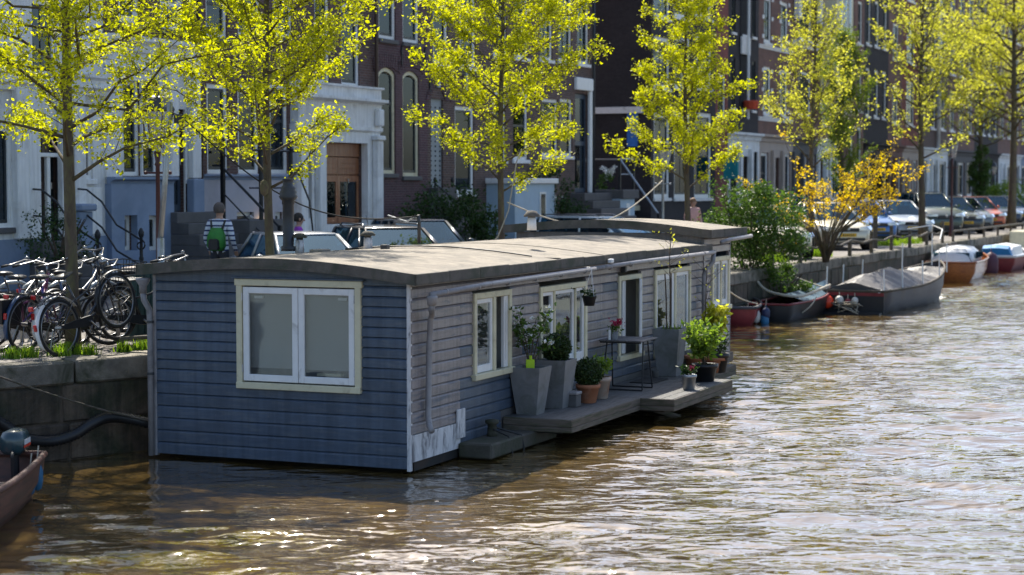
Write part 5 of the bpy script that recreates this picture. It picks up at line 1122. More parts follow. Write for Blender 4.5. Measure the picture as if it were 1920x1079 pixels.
        MB().cbox(2.055*k, 2.085*k, sgn*.62*w-.05, sgn*.62*w+.05, .34, .39, .01).build('fog_lamp', M['headlamp'], t)
    MB().cbox(2.06*k, 2.112*k, -.40*w, .40*w, hb*.60, hb*.72, .012).build('grille', M['grille'], t); MB().cbox(2.04*k, 2.108*k, -.62*w, .62*w, .30, .40, .012).build('air_intake', M['grille'], t)
    MB().cbox(2.02*k, 2.085*k, -.98*w*.86, .98*w*.86, .21, .285, .01).build('bumper_lip', M['grille'], t)
    MB().cbox(2.105*k, 2.122*k, -.26, .26, .43, .54, .004).build('number_plate', M['plate'], t)
    for j in range(6): MB().box(2.1225*k, 2.1235*k, -.19+.065*j, -.155+.065*j, .455, .515).build('plate_mark', M['grille'], t)
    if badge: MB().lathe([(.0,0),(.055,.0),(.05,.012),(.0,.014)], 10, (0,0,0)).build('badge', M['chrome'], t, loc=(2.113*k, 0, hb*.70)).rotation_euler = (0, math.pi/2, 0)
    if est:
        for sgn in (-1, 1): MB().tube([(rf_-.1, sgn*wt*.86, zt1+.03), (rf_-.25, sgn*wt*.86, zt1+.085), (rr+.3, sgn*wt*.86, zt1+.085), (rr+.12, sgn*wt*.86, zt1+.03)], .016, 6).build('roof_rail', M['chrome'], t, True)
    MB().tube([(rr+.25,0,zt1+.04),(rr+.1,0,zt1+.22)], .006, 5).build('aerial', M['black'], t)
    for sgn in (-1, 1): MB().tube([(xf-.08, sgn*.1, zt0+.005), (xf-.25, sgn*.1+.42, zt0+.11)], .007, 4).build('wiper', M['black'], t)
    return t
def nose(u, v, az=R(172), L=4.2):
    s_, q_ = qat(u, v); p = qpt(s_, min(q_, -.75), QZ); return p + Vector((-math.sin(az), -math.cos(az), 0))*(L/2)
AZ = R(172)
CP = {n: carpaint('paint_'+n, c) for n, c in dict(silver=(.30,.32,.34), black=(.012,.012,.014), cream=(.62,.56,.42), blue=(.03,.13,.36), pale=(.50,.60,.66), dark=(.02,.028,.035), green=(.05,.07,.05), orange=(.60,.10,.02), navy=(.02,.03,.06), grey=(.16,.17,.18)).items()}
def car_at(label, u, q, paint, **kw):
    """nose on the line q from the quay edge, where the sight line of column u meets it"""
    pn = onplane(u, 345, Q0 + NQ*q, NQ); pn.z = QZ; L = kw.get('L', 4.2); az = kw.pop('az', AZ)
    return car(label, pn - Vector((math.sin(az), math.cos(az), 0))*(L/2), az, CP[paint], **kw)
car_at('silver saloon with pale blue windscreen parked behind the second elm', 640, -1.4, 'silver', style='saloon', az=R(157), L=4.3, Hh=1.27)
car_at('black estate car with chrome roof rails parked behind the roof vents', 800, -1.2, 'black', style='estate', L=4.4, Hh=1.32, az=R(160))
car_at('dark car with low bonnet half hidden beside the black estate', 842, -2.6, 'dark', Hh=1.38, az=R(160))
car_at('pale blue car showing only its roof beside the slim elm', 1275, -2.2, 'pale', style='estate', az=R(120), Hh=1.27)
car_at('cream car nose showing behind the evergreen bush', 1478, -1.0, 'cream', Hh=1.45)
car_at('cream hatchback with yellow plate parked facing the canal', 1592, -1.3, 'cream', L=4.3, W=1.78, Hh=1.5)
car_at('bright blue car tucked behind the cream hatchback', 1648, -2.2, 'blue', Hh=1.5)
car_at('silver hatchback parked nose to the water beside the blue car', 1716, -1.6, 'silver', Hh=1.48, W=1.78)
car_at('dark green off-roader standing tall between silver and black cars', 1776, -2.0, 'green', style='suv', Hh=1.72, W=1.82)
car_at('black estate car with roof rails beside the dark green off-roader', 1815, -1.6, 'dark', style='estate', Hh=1.55, W=1.85)
car_at('dark grey car between the black and orange cars', 1836, -2.0, 'grey', Hh=1.5)
car_at('orange-red hatchback near the ivy-clad elm', 1860, -2.0, 'orange', Hh=1.52)
car_at('navy car parked beyond the light green bush', 1893, -2.6, 'navy', Hh=1.48)
car_at('dark car last in the row beyond the navy car', 1915, -2.6, 'dark', Hh=1.46)
car_at('blue-roofed car in the second row behind the cream hatchback', 1560, -5.2, 'blue', style='estate', Hh=1.6)
car_at('white-roofed car in the second row behind the silver hatchback', 1760, -5.2, 'pale', style='estate', Hh=1.6)
# ================================================================== BICYCLES (local x = forward, origin under the rear hub)
def wheel_mesh():
    ty, ri, sp_ = MB(), MB(), MB(); R_ = .335
    ty.v = []; n = 30
    def torus(mb, R1, r1, n=30, m_=7):
        b = len(mb.v)
        for i in range(n):
            a = 2*math.pi*i/n
            for j in range(m_): c = 2*math.pi*j/m_; rr = R1 + r1*math.cos(c); mb.v.append((rr*math.cos(a), r1*math.sin(c), rr*math.sin(a)))
        for i in range(n):
            for j in range(m_): mb.f.append((b+i*m_+j, b+((i+1)%n)*m_+j, b+((i+1)%n)*m_+(j+1)%m_, b+i*m_+(j+1)%m_))
    torus(ty, R_, .020); torus(ri, R_-.026, .011, 30, 5)
    for i in range(18):
        a = 2*math.pi*i/18; sg = 1 if i % 2 else -1; sp_.tube([(.02*math.cos(a+1), sg*.03, .02*math.sin(a+1)), ((R_-.03)*math.cos(a), 0, (R_-.03)*math.sin(a))], .0017, 3, False)
    sp_.tube([(0,-.05,0),(0,.05,0)], .022, 8)
    return ty.mesh('tyre', M['rubber'], True), ri.mesh('rim', M['chrome'], True), sp_.mesh('spokes', M['chrome'])
WM = wheel_mesh()
def bicycle(label, P, az, framec, mud='white', lift=0.0, lean=0.0, saddle='black', basket=False, panniers=False, rack=True, hue=None, steer=0.0):
    t = thing('bicycle', label, 'bicycle', tuple(P), 0, 'bicycles parked in the quay rack'); t.rotation_euler = Matrix.Rotation(math.pi/2 - az, 3, 'Z').to_4x4().to_euler()
    e = Matrix.Rotation(math.pi/2 - az, 4, 'Z') @ Matrix.Rotation(lean, 4, 'X') @ Matrix.Rotation(-lift, 4, 'Y'); t.rotation_euler = e.to_euler()
    fm = M[framec] if isinstance(framec, str) else framec; rz_, wb = .355, 1.08
    bbx, bbz = .46, .29; hx, hz = .93, .92; sx, sz = .30, .82
    f = MB(); f.tube([(bbx,0,bbz),(sx,0,sz)], .016, 8).tube([(bbx,0,bbz),(.70,0,.42),(hx-.02,0,hz-.12)], .019, 8).tube([(sx+.05,0,.58),(.62,0,.64),(hx-.03,0,hz-.06)], .015, 8).tube([(hx-.04,0,hz-.16),(hx+.0-.02,0,hz+.04)], .021, 8)
    for s_ in (-1, 1): f.tube([(bbx,s_*.03,bbz),(0,s_*.065,rz_)], .010, 6).tube([(sx+.03,s_*.02,.62),(0,s_*.065,rz_)], .009, 6)
    f.build('frame', fm, t, True)
    fk = MB()
    for s_ in (-1, 1): fk.tube([(hx-.02,s_*.03,hz-.2),(hx+.02,s_*.055,.68),(wb,s_*.055,rz_)], .011, 6)
    fk.build('fork', fm, t, True)
    hb_ = MB(); hb_.tube([(hx-.03,0,hz+.02),(hx-.05,0,1.06)], .013, 8); hb_.tube([(hx-.36,-.28,1.03),(hx-.2,-.27,1.05),(hx-.04,-.17,1.10),(hx-.02,0,1.07),(hx-.04,.17,1.10),(hx-.2,.27,1.05),(hx-.36,.28,1.03)], .011, 8)
    hbo = hb_.build('handlebar', M['chrome'], t, True)
    for s_ in (-1, 1): MB().tube([(hx-.38,s_*.28,1.027),(hx-.27,s_*.275,1.042)], .017, 8).build('grip', M['rubber'], hbo, True)
    MB().lathe([(0,0),(.03,.005),(.028,.025),(0,.04)], 10, (hx-.06,.12,1.11)).build('bell', M['chrome'], hbo, True)
    sd_ = MB(); sd_.loft([[(sx-.16+.29*f_, y*wd, .93+hz_*zz) for y, zz in ((-1,0),(-.8,.6),(0,1),(.8,.6),(1,0),(.6,-.6),(-.6,-.6))] for f_, wd, hz_ in ((0,.06,.02),(.12,.11,.035),(.4,.10,.04),(.7,.045,.035),(1,.018,.02))]); s_o = sd_.build('saddle', M[saddle], t, True); MB().tube([(sx-.005,0,sz-.02),(sx-.03,0,.91)], .013, 8).build('seat_post', M['chrome'], t, True)
    for x_ in (0, wb):
        w_ = bpy.data.objects.new('wheel', WM[0]); COL.objects.link(w_); w_.parent = t; w_.location = (x_, 0, rz_)
        for nm, me in (('rim', WM[1]), ('spokes', WM[2])): o = bpy.data.objects.new(nm, me); COL.objects.link(o); o.parent = w_
    for x_, a0, a1, mt in ((0, 25, 205, mud), (wb, 40, 190, 'black')):
        m = MB(); n = 16; R1 = .385
        for i in range(n+1): 
            a = R(a0 + (a1-a0)*i/n); c, s_ = math.cos(a), math.sin(a)
            m.v += [(x_+R1*c,-.032,rz_+R1*s_),(x_+(R1+.01)*c,0,rz_+(R1+.01)*s_),(x_+R1*c,.032,rz_+R1*s_)]
            if i: b = 3*i; m.f += [(b-3,b-2,b+1,b),(b-2,b-1,b+2,b+1)]
        o = m.build('mudguard', M[mt] if i else fm, t, True); so = o.modifiers.new('s', 'SOLIDIFY'); so.thickness = .003
    cc = MB(); cc.loft([[(x, y, z_) for x, z_ in ((.0,.33),(-.02,.36),(.0,.39),(.42,.36),(.51,.35),(.53,.29),(.51,.23),(.42,.235))] for y in (-.075,-.04)]); cc.build('chain_case', M['grille'], t)
    cr_ = MB(); cr_.tube([(bbx,-.09,bbz),(bbx+.10,-.09,bbz-.13)], .010, 6).tube([(bbx,.06,bbz),(bbx-.10,.06,bbz+.13)], .010, 6).tube([(bbx,-.09,bbz),(bbx,.06,bbz)], .016, 8); cr_.build('cranks', M['chrome'], t)
    for s_, dx, dz in ((-1,.10,-.13),(1,-.10,.13)): MB().cbox(bbx+dx-.045, bbx+dx+.045, s_*.10-.045+(-.03 if s_ < 0 else .0), s_*.10+.045, bbz+dz-.012, bbz+dz+.012, .004).build('pedal', M['rubber'], t)
    if rack:
        rk = MB()
        for y in (-.07, -.025, .025, .07): rk.tube([(-.33,y,.735),(.22,y,.745)], .006, 5)
        for x_ in (-.33, -.06, .2): rk.tube([(x_,-.075,.74),(x_,.075,.74)], .006, 5)
        for s_ in (-1, 1): rk.tube([(-.22,s_*.075,.735),(-.01,s_*.07,.37)], .006, 5)
        rk.build('rear_rack', M['black'], t)
    MB().cbox(-.40,-.365,-.035,.035,.69,.745,.008).build('rear_light', M['taillight'], t); MB().cbox(-.405,-.375,-.02,.02,.44,.52,.006).build('rear_reflector', M['taillight'], t)
    MB().lathe([(.0,0),(.035,.01),(.045,.06),(.0,.065)], 10, (0,0,0)).build('headlamp', M['chrome'], t, True, loc=(hx+.03,0,.9)).rotation_euler = (0, math.pi/2, 0)
    MB().tube([(-.02,.09,.34),(-.12,.16,.01)], .009, 6).build('kickstand', M['steel'], t)
    if basket:
        bk = MB()
        for i in range(9):
            y = -.19+.38*i/8; bk.tube([(hx+.05,y,.80),(hx+.42,y,.80)], .006, 4); bk.tube([(hx+.05,y,.80),(hx+.03,y*1.1,1.03)], .006, 4); bk.tube([(hx+.42,y,.80),(hx+.45,y*1.1,1.03)], .006, 4)
        for zz in (.80, .88, .96, 1.03): e2 = (zz-.8)*.1; bk.tube([(hx+.05-e2,-.19-e2,zz),(hx+.42+e2,-.19-e2,zz),(hx+.42+e2,.19+e2,zz),(hx+.05-e2,.19+e2,zz),(hx+.05-e2,-.19-e2,zz)], .007, 4)
        bk.build('front_crate', M['black'], t); MB().box(hx+.05,hx+.42,-.19,.19,.803,.812).build('crate_floor', M['black'], t)
    if panniers:
        for s_ in (-1, 1): MB().loft([[(x, s_*(.08+y), z_) for x, z_ in ((-.30,.40),(-.34,.70),(.12,.70),(.06,.40))] for y in (0,.12)]).build('pannier', M['black'], t)
    return t
M['purple'] = pm('purple_frame', (.085,.035,.27), .35, .1, 6, coat=.6); M['bikeblack'] = pm('black_enamel', (.014,.015,.02), .3, .2, 6, coat=.6); M['bikeblue'] = pm('dark_blue_enamel', (.03,.07,.17), .35, .1, 6, coat=.5); M['bikesilver'] = pm('silver_enamel', (.45,.46,.47), .35, .1, 6, metal=.5)
M['bikepink'] = pm('plum_enamel', (.22,.05,.14), .35, .1, 6, coat=.5); M['mudwhite'] = pm('white_mudguard', (.75,.75,.76), .4, .08, 8)
def bp(u, v, z=QZ): p = atz(u, v, z); return p
AZB = R(28)
bicycle('black roadster with white rear mudguard and raised front wheel in the rack', bp(124, 667), R(30), 'bikeblack', 'mudwhite', lift=R(15), lean=R(-3), rack=True)
bicycle('black bicycle with crate on the front beside the white-mudguard roadster', bp(100, 662) + Vector((-.02,.25,0)), R(33), 'bikeblack', 'mudwhite', lift=R(3), lean=R(4), basket=True)
bicycle('purple city bicycle with dark mudguard in the rack', bp(46, 662), R(24), 'purple', 'bikeblue', lean=R(3))
bicycle('dark blue bicycle behind the purple one', bp(70, 652) + Vector((0,.45,0)), R(36), 'bikeblue', 'black', lean=R(-5))
bicycle('plum bicycle with black panniers at the end of the rack', bp(2, 662), R(20), 'bikepink', 'black', lean=R(5), panniers=True)
bicycle('black bicycle with silver handlebar behind the panniers bicycle', bp(-22, 655) + Vector((0,.3,0)), R(26), 'bikeblack', 'black', lean=R(-4))
bicycle('dark bicycle leaning behind the raised wheel', bp(196, 652) + Vector((.0,.35,0)), R(60), 'bikeblack', 'black', lean=R(-9), lift=R(2))
bicycle('dark bicycle standing behind the green cabinet', qpt(2.6, -2.4, QZ), R(70), 'bikeblack', 'black', lean=R(4))
rk_ = thing('bicycle_rack', 'galvanised hoop rack holding the bicycles on the quay', 'bicycle rack', tuple(bp(120, 655)), 0)
for i, (u, v) in enumerate(((182, 640), (107, 640), (60, 640), (15, 640))):
    p = bp(u, v) - bp(120, 655) + Vector((.05,.15,0)); a = R(30); dx, dy = math.sin(a)*.3, math.cos(a)*.3
    MB().tube([(p.x-dx,p.y-dy,0),(p.x-dx,p.y-dy,.62),(p.x-dx*.8,p.y-dy*.8,.73),(p.x-dx*.4,p.y-dy*.4,.78),(p.x+dx*.4,p.y+dy*.4,.78),(p.x+dx*.8,p.y+dy*.8,.73),(p.x+dx,p.y+dy,.62),(p.x+dx,p.y+dy,0)], .028, 8).build('hoop', M['steel'], rk_, True)
# low pipe rail and green cabinet
t = thing('low_pipe_rail', 'low rusty pipe rail on short posts along the quay edge', 'railing', tuple(bp(228, 660)), 0); a0, a1 = bp(226,660)-bp(228,660), bp(300,655)-bp(228,660)
MB().tube([a0 + Vector((0,0,.16)), a1 + Vector((.3,.1,.18))], .028, 8).build('rail', M['fascia'], t, True); 
for f in (.05, .8): q = a0.lerp(a1, f); MB().tube([q + Vector((0,0,-.01)), q + Vector((0,0,.15))], .03, 8).build('post', M['fascia'], t)
cp = bp(262, 632); cb_ = thing('green_cabinet', 'dark green corrugated metal cabinet with pale lid on the quay', 'cabinet', tuple(cp), R(-12))
MB().cbox(-.18,1.0,0,.7,0,.90,.01).build('cabinet_body', M['green_box'], cb_); MB().cbox(-.24,1.06,-.05,.76,.902,.955,.01).build('lid', M['tanwall'], cb_)
for k in range(12): MB().box(-.16+.095*k, -.12+.095*k, -.012, .001, .05, .86).build('rib', M['green_box'], cb_)
# ================================================================== MOORED BOATS
def hull_rings(L, W, H, zk=-.25, bow=1.0, n=12, stern=.75, sheer=.25, rake=.25):
    rings = []
    for i in range(n+1):
        f = i/n; x = L*f; wd = W/2*(stern + (1-stern)*math.sin(min(1, f*2.2)*math.pi/2)) * (1 if f < .5 else max(.015, math.cos((f-.5)/.5*math.pi/2)**.75)); zt = H*(1 + sheer*max(0, f-.35)**1.5*2)
        xk = x - rake*f*f*0; rings.append((x, wd, zt, zk*(1-.6*f**3), rake*f**3))
    return rings
def boat_hull(t, rings, mat, name='hull', thick=.05, inner=True):
    def ring(x, wd, zt, zk, rk):
        return [(x+rk, -wd, zt), (x+rk*.6, -wd*.96, zt*.5), (x, -wd*.72, zk*.3), (x-rk*.0, 0, zk), (x, wd*.72, zk*.3), (x+rk*.6, wd*.96, zt*.5), (x+rk, wd, zt)]
    m = MB(); m.loft([ring(*r_) for r_ in rings], cap=False, closed=False); n = 7; m.f.append(tuple(range(n-1, -1, -1)))
    if inner:
        b = len(m.v)
        ins = [[(x+rk, -max(.004, wd-thick), zt), (x+rk*.6, -max(.003, wd*.94-thick), zt*.45), (x, 0, zt*.12), (x+rk*.6, max(.003, wd*.94-thick), zt*.45), (x+rk, max(.004, wd-thick), zt)] for x, wd, zt, zk, rk in rings]
        m.loft(ins, cap=False, closed=False)
    return m.build(name, mat, t, True)
def gunwale(t, rings, mat, r=.03, name='gunwale', dz=0.01):
    for s_ in (-1, 1): MB().tube([(x+rk, s_*wd, zt+dz) for x, wd, zt, zk, rk in rings], r, 6).build(name, mat, t, True)
    x, wd, zt, zk, rk = rings[0]; MB().tube([(x, -wd, zt+dz), (x, wd, zt+dz)], r, 6).build('transom_rail', mat, t)
def fender(label, P, mat, r=.085, L=.26, group='fenders hanging on the boats', rot=0):
    t = thing('boat_fender', label, 'fender', tuple(P), rot, group); MB().lathe([(.0,-L*.6),(r*.7,-L*.5),(r,-L*.2),(r,L*.2),(r*.7,L*.42),(r*.25,L*.5),(.018,L*.56),(.018,L*.66)], 12).build('fender_body', mat, t, True); MB().tube([(0,0,L*.62),(.01,.02,L*1.2)], .008, 5).build('lanyard', M['rope'], t); return t
M['varnish'] = pm('varnished_planks', (.42,.13,.03), .35, .2, 4, c2=(.32,.09,.025), stretch=(.4,3,8), coat=.4, amt=.4); M['oldwood'] = pm('old_red_brown_boat_wood', (.115,.05,.035), .6, .3, 4, c2=(.07,.04,.03), stretch=(.5,3,6), amt=.4); M['hullgrey'] = pm('grey_steel_hull', (.085,.082,.09), .55, .12, 3, c2=(.10,.085,.075), amt=.3); M['hullblack'] = pm('black_tarred_hull', (.02,.02,.023), .5, .25, 3); M['redpaint'] = pm('faded_red_paint', (.22,.03,.035), .5, .2, 4); M['tarp'] = pm('grey_tarpaulin', (.075,.07,.072), .6, .15, 4, bump=.25, bscale=10); M['boatwhite'] = pm('gelcoat_white', (.72,.73,.74), .35, .06, 4); M['fblue'] = pm('blue_fender', (.02,.13,.26), .45); M['fwhite'] = pm('white_fender', (.65,.63,.58), .5); M['fred'] = pm('orange_red_buoy', (.75,.06,.02), .4); M['fnavy'] = pm('navy_fender', (.02,.03,.09), .45)
# wooden boat with outboard at the near quay: bow ring points back past the picture edge, transom towards the houseboat
pA = atz(84, 853, .46); pB = atz(-10, 912, .46); dd_ = (pB - pA); azw = math.atan2(dd_.x, dd_.y); t = thing('wooden_boat', 'old red-brown wooden boat with outboard motor moored under the quay', 'boat', (pA.x, pA.y, 0), math.pi/2 - azw)
sd_n = Vector((math.cos(azw), -math.sin(azw), 0)); WBH = 1.5
rg = [(x, wd, zt, zk, rk) for x, wd, zt, zk, rk in hull_rings(4.6, WBH, .46, -.2, stern=.82, sheer=.15)]
sgn_ = 1                                     # keep the hull on the quay side of its outer gunwale
off = -sd_n*(WBH/2*.82) if (-sd_n).dot(-NQ) > 0 else sd_n*(WBH/2*.82)
t.location = (pA.x + off.x, pA.y + off.y, 0)
boat_hull(t, rg, M['oldwood']); gunwale(t, rg, M['oldwood'], .035)
for x_ in (.9, 2.0, 3.1): MB().cbox(x_, x_+.22, -.6, .6, .28, .32, .01).build('thwart', M['oldwood'], t)
ob = thing('outboard_motor', 'dark outboard motor with red and white stripes on the wooden boat', 'outboard motor', tuple(atz(28, 850, .5)), math.pi/2 - azw)
cw = MB(); cw.loft([[(x_, y*w_, z0_ + zz) for x_, y in ((-.17*k_,-1),(.15*k_,-1),(.2*k_,0),(.15*k_,1),(-.17*k_,1),(-.22*k_,0))] for w_, zz, k_, z0_ in ((.08,0,.8,0),(.115,.05,1,0),(.12,.16,1,0),(.09,.23,.9,0),(.04,.25,.6,0))]); cw.build('cowl', pm('dark_teal_cowl', (.02,.05,.06), .3, coat=.5), ob, True)
for s_ in (-1, 1):
    MB().box(-.14,.10, s_*.125-.004, s_*.125+.004, .10, .15).build('white_stripe', M['boatwhite'], ob); MB().box(-.14,.12, s_*.126-.004, s_*.126+.004, .07, .095).build('red_stripe', M['fred'], ob)
MB().tube([(0,0,0),(0,0,-.5)], .045, 8).build('leg', M['black'], ob); MB().tube([(.18,.02,.04),(.6,.12,.05)], .016, 6).build('tiller', M['black'], ob)
fender('pale blue fender on the wooden boat, the longer of the two', atz(70, 893, .28), M['fblue'], .06, .26); fender('pale blue fender on the wooden boat, the lower of the two', atz(57, 903, .24), M['fblue'], .055, .24)
# corrugated hose and mooring ropes
hs_pts = [onplane(u, v, Vector((0, Y, 0)), Vector((0,1,0))) for u, v, Y in ((-30,775,21.2),(12,800,21.4),(45,822,21.5),(95,827,21.75),(140,815,21.9),(175,793,22.0),(205,782,22.15),(240,785,22.3),(292,797,22.45),(330,806,22.6))]
sm = []
for i in range(len(hs_pts)-1):
    p0, p1, p2, p3 = hs_pts[max(i-1,0)], hs_pts[i], hs_pts[i+1], hs_pts[min(i+2,len(hs_pts)-1)]
    for k in range(14):
        f = k/14; sm.append(.5*((2*p1) + (p2-p0)*f + (2*p0-5*p1+4*p2-p3)*f*f + (3*p1-p0-3*p2+p3)*f**3))
m = MB(); m.tube(sm, [.074 if k % 2 else .058 for k in range(len(sm))], 12); o = m.build('corrugated_hose', M['black'], None, True); tag(o, 'thick black corrugated hose sagging from quay to houseboat', 'hose')
def line(name, label, uvY, r, mat, cat='rope', n=8):
    pts = [onplane(u, v, Vector((0, Y, 0)), Vector((0,1,0))) for u, v, Y in uvY]; sm = []
    for i in range(len(pts)-1):
        p0, p1, p2, p3 = pts[max(i-1,0)], pts[i], pts[i+1], pts[min(i+2,len(pts)-1)]
        for k in range(n): f = k/n; sm.append(.5*((2*p1) + (p2-p0)*f + (2*p0-5*p1+4*p2-p3)*f*f + (3*p1-p0-3*p2+p3)*f**3))
    sm.append(pts[-1]); o = MB().tube(sm, r, 6).build(name, M[mat], None, True); return tag(o, label, cat)
line('mooring_rope', 'taut mooring rope running along the quay wall to the houseboat', ((-20,700,21.0),(60,728,21.4),(125,749,21.7),(200,771,22.05),(240,780,22.2),(294,793,22.4)), .013, 'fascia')
# ---- right-hand boats
def along(u, q): 
    p = onplane(u, 345, Q0 + NQ*q, NQ); return (p - Q0).dot(DQ)
s0 = 27.2; t = thing('covered_steel_boat', 'grey steel boat under a dark folded tarpaulin with pale stanchions', 'boat', tuple(qpt(s0, 1.85)), RZQ - R(3))
rg = hull_rings(8.0, 1.75, .58, -.3, stern=.9, sheer=.75, rake=.3); boat_hull(t, rg, M['hullgrey'], inner=False); gunwale(t, rg, M['fascia'], .035)
MB().box(-.02, .0, -.78, .78, -.1, .55).build('transom', M['hullblack'], t); MB().box(-.30, -.01, -.75, .75, -.06, .06).build('swim_ledge', M['hullblack'], t); MB().box(-.022, -.012, -.78, .78, .47, .55).build('transom_stripe', M['redpaint'], t)
tp_ = MB(); n, m_ = 60, 14; r = random.Random(8)
for i in range(n+1):
    f = i/n; x = .05 + 7.2*f; k = min(len(rg)-1, int(f*.9*12)); wd = rg[k][1]*.97; zt = rg[k][2]; ridge = .42*math.sin(math.pi*min(1, f*1.25+.08))**.6 if f < .78 else .25*(1-f)*2
    for j in range(m_+1):
        y = -1 + 2*j/m_; tp_.v.append((x, y*wd, zt + .03 + (1-abs(y)**1.25)*ridge*(1+.10*math.sin(f*19)) + .022*math.sin(f*62+3*y)*(1-abs(y)*.6) + r.uniform(-.004,.004)))
for i in range(n):
    for j in range(m_): a = i*(m_+1)+j; tp_.f.append((a, a+m_+1, a+m_+2, a+1))
tp_.f.append(tuple(range(m_, -1, -1))); tp_.build('tarpaulin', M['tarp'], t)
for x_, s_, hh in ((.1,-1,.55),(.1,1,.6),(1.6,-1,.6),(1.6,1,.6),(3.4,-1,.65),(3.4,1,.65),(5.4,-1,.75),(6.6,-1,.8),(6.6,1,.8),(7.4,0,.9)):
    k = min(12, int(x_/8.0*12)); MB().tube([(x_, s_*rg[k][1]*.95, rg[k][2]), (x_, s_*rg[k][1]*.93, rg[k][2]+hh)], .018, 6).build('stanchion', M['frame'], t)
MB().tube([(5.4,-.75,1.75),(6.6,-.5,2.0),(7.4,0,2.1),(6.6,.5,2.0)], .016, 6).build('pulpit_rail', M['frame'], t); 
MB().tube([(.08,-.5,.1),(.04,-.52,.3),(.0,-.6,.5),(.0,-.72,.62)], .025, 6).build('boarding_handle', M['frame'], t)
for u, v, c, rr, lb in ((1551, 566, 'fred', .17, 'orange-red round buoy hanging at the covered boat stern'), (1574, 563, 'fwhite', .11, 'dirty white buoy beside the orange-red one'), (1590, 566, 'redpaint', .08, 'small faded red buoy in the bundle at the stern'), (1603, 564, 'fwhite', .09, 'pale buoy at the end of the stern bundle')):
    p = onplane(u, v, qpt(s0-.12, 1.8), DQ); tt = thing('mooring_buoy', lb, 'buoy', tuple(p), 0); MB().lathe([(rr*math.sin(a), -rr*math.cos(a)) for a in [math.pi*k/8 for k in range(9)]], 14, cap=False).build('buoy', M[c], tt, True); MB().tube([(0,0,rr),(0,.03,rr+.1)], .012, 5).build('eye', M['rope'], tt)
o = MB(); r = random.Random(3)
for k in range(14): 
    a = r.uniform(0, 6.28); o.tube([(r.uniform(-.1,.1), r.uniform(-.3,.3), r.uniform(-.1,.15)), (r.uniform(-.15,.1), r.uniform(-.4,.4), r.uniform(-.15,.1)), (r.uniform(-.2,.1), r.uniform(-.5,.4), r.uniform(-.25,.05))], .012, 5)
p = onplane(1585, 574, qpt(s0-.15, 1.8), DQ); o = o.build('rope_tangle', M['rope'], None, True, loc=p, rz=RZQ); tag(o, 'tangle of rope and net among the buoys on the stern', 'rope')
t = thing('black_barge_boat', 'low black boat with pale rope and blue cover beside the quay bush', 'boat', tuple(qpt(23.6, .72)), RZQ); rg = hull_rings(5.0, 1.15, .42, -.25, stern=.85, sheer=.4); boat_hull(t, rg, M['hullblack'], inner=False); gunwale(t, rg, M['redpaint'], .028); MB().loft([[(x+rk, y*wd*.9, zt+.03+(1-abs(y))*.16) for y in (-1,-.5,0,.5,1)] for x, wd, zt, zk, rk in rg[3:]], cap=False, closed=False).build('blue_cover', pm('blue_tarp', (.02,.075,.12), .6), t)
line('mooring_rope', 'thick pale rope drooping from the quay over the black boat', ((1405,502,46),(1430,540,45.5),(1465,553,45),(1500,556,44.8),(1530,546,45.5),(1556,535,46)), .035, 'rope'); line('mooring_rope', 'thin rope hanging from the black boat to the water', ((1531,557,45),(1520,574,44.8),(1504,587,44.8)), .016, 'rope'); line('mooring_rope', 'pale rope from houseboat stern to the red dinghy', ((1366,546,36),(1392,562,38),(1420,570,42)), .014, 'rope')
line('mooring_rope', 'slanting pale rope from the quay to the covered boat stern', ((1440,502,47),(1490,520,47.5),(1545,540,47)), .02, 'rope')
dp = atz(1400, 607, 0); t = thing('red_dinghy', 'small red dinghy with fenders tied behind the houseboat', 'dinghy', (dp.x-.35, dp.y-.6, 0), RZQ - R(-16)); rg = hull_rings(2.7, 1.15, .40, -.15, stern=.8, sheer=.3); boat_hull(t, rg, M['redpaint']); gunwale(t, rg, M['hullgrey'], .04)
for x_ in (.6, 1.4): MB().cbox(x_, x_+.18, -.45, .45, .24, .27, .01).build('thwart', M['redpaint'], t)
for u, v, c, lb in ((1402, 595, 'fnavy', 'navy fender on the red dinghy nearest the houseboat'), (1418, 593, 'fwhite', 'white fender on the red dinghy'), (1434, 600, 'fblue', 'teal fender on the red dinghy bow'), (1436, 588, 'fnavy', 'navy and white fender at the red dinghy end')): fender(lb, onplane(u, v, Vector((0, dp.y-.1, 0)), Vector((0,1,0))), M[c], .10, .28)
# varnished cabin boat
sO = along(1782, 1.0); t = thing('varnished_cabin_boat', 'varnished orange-brown wooden boat with white cabin top', 'boat', tuple(qpt(sO, 1.0)), RZQ + R(4)); rg = hull_rings(6.0, 1.75, .66, -.3, stern=.92, sheer=.3); boat_hull(t, rg, M['varnish'], inner=False); gunwale(t, rg, M['varnish'], .04)
cab = MB(); cab.loft([[(x_, y*w_, .58+zz*hh) for y, zz in ((-1,0),(-.92,.62),(-.62,.95),(0,1.05),(.62,.95),(.92,.62),(1,0))] for x_, w_, hh in ((.5,.66,.34),(.8,.72,.54),(2.8,.72,.58),(3.6,.66,.42),(4.6,.45,.18))]); co = cab.build('cabin', M['boatwhite'], t, True)
for s_ in (-.36, .36): MB().box(.56, .60, s_-.22, s_+.22, .74, .98).build('cabin_window', M['carglass'], t)
for x_ in (1.1, 1.8, 2.5):
    for s_ in (-1, 1): MB().box(x_, x_+.5, s_*.73-.012, s_*.73+.012, .78, 1.0).build('cabin_window', M['carglass'], t)
MB().add([(.02,-.78,.615),(.02,.78,.615),(.6,.8,.615),(.6,-.8,.615)], [(0,1,2,3)]).build('aft_deck', M['boatwhite'], t); MB().tube([(.05,-.75,.62),(.15,-.5,1.1),(.15,.5,1.1),(.05,.75,.62)], .012, 5).tube([(.15,0,1.1),(.5,0,1.2)], .012, 5).build('canopy_frame', M['iron'], t)
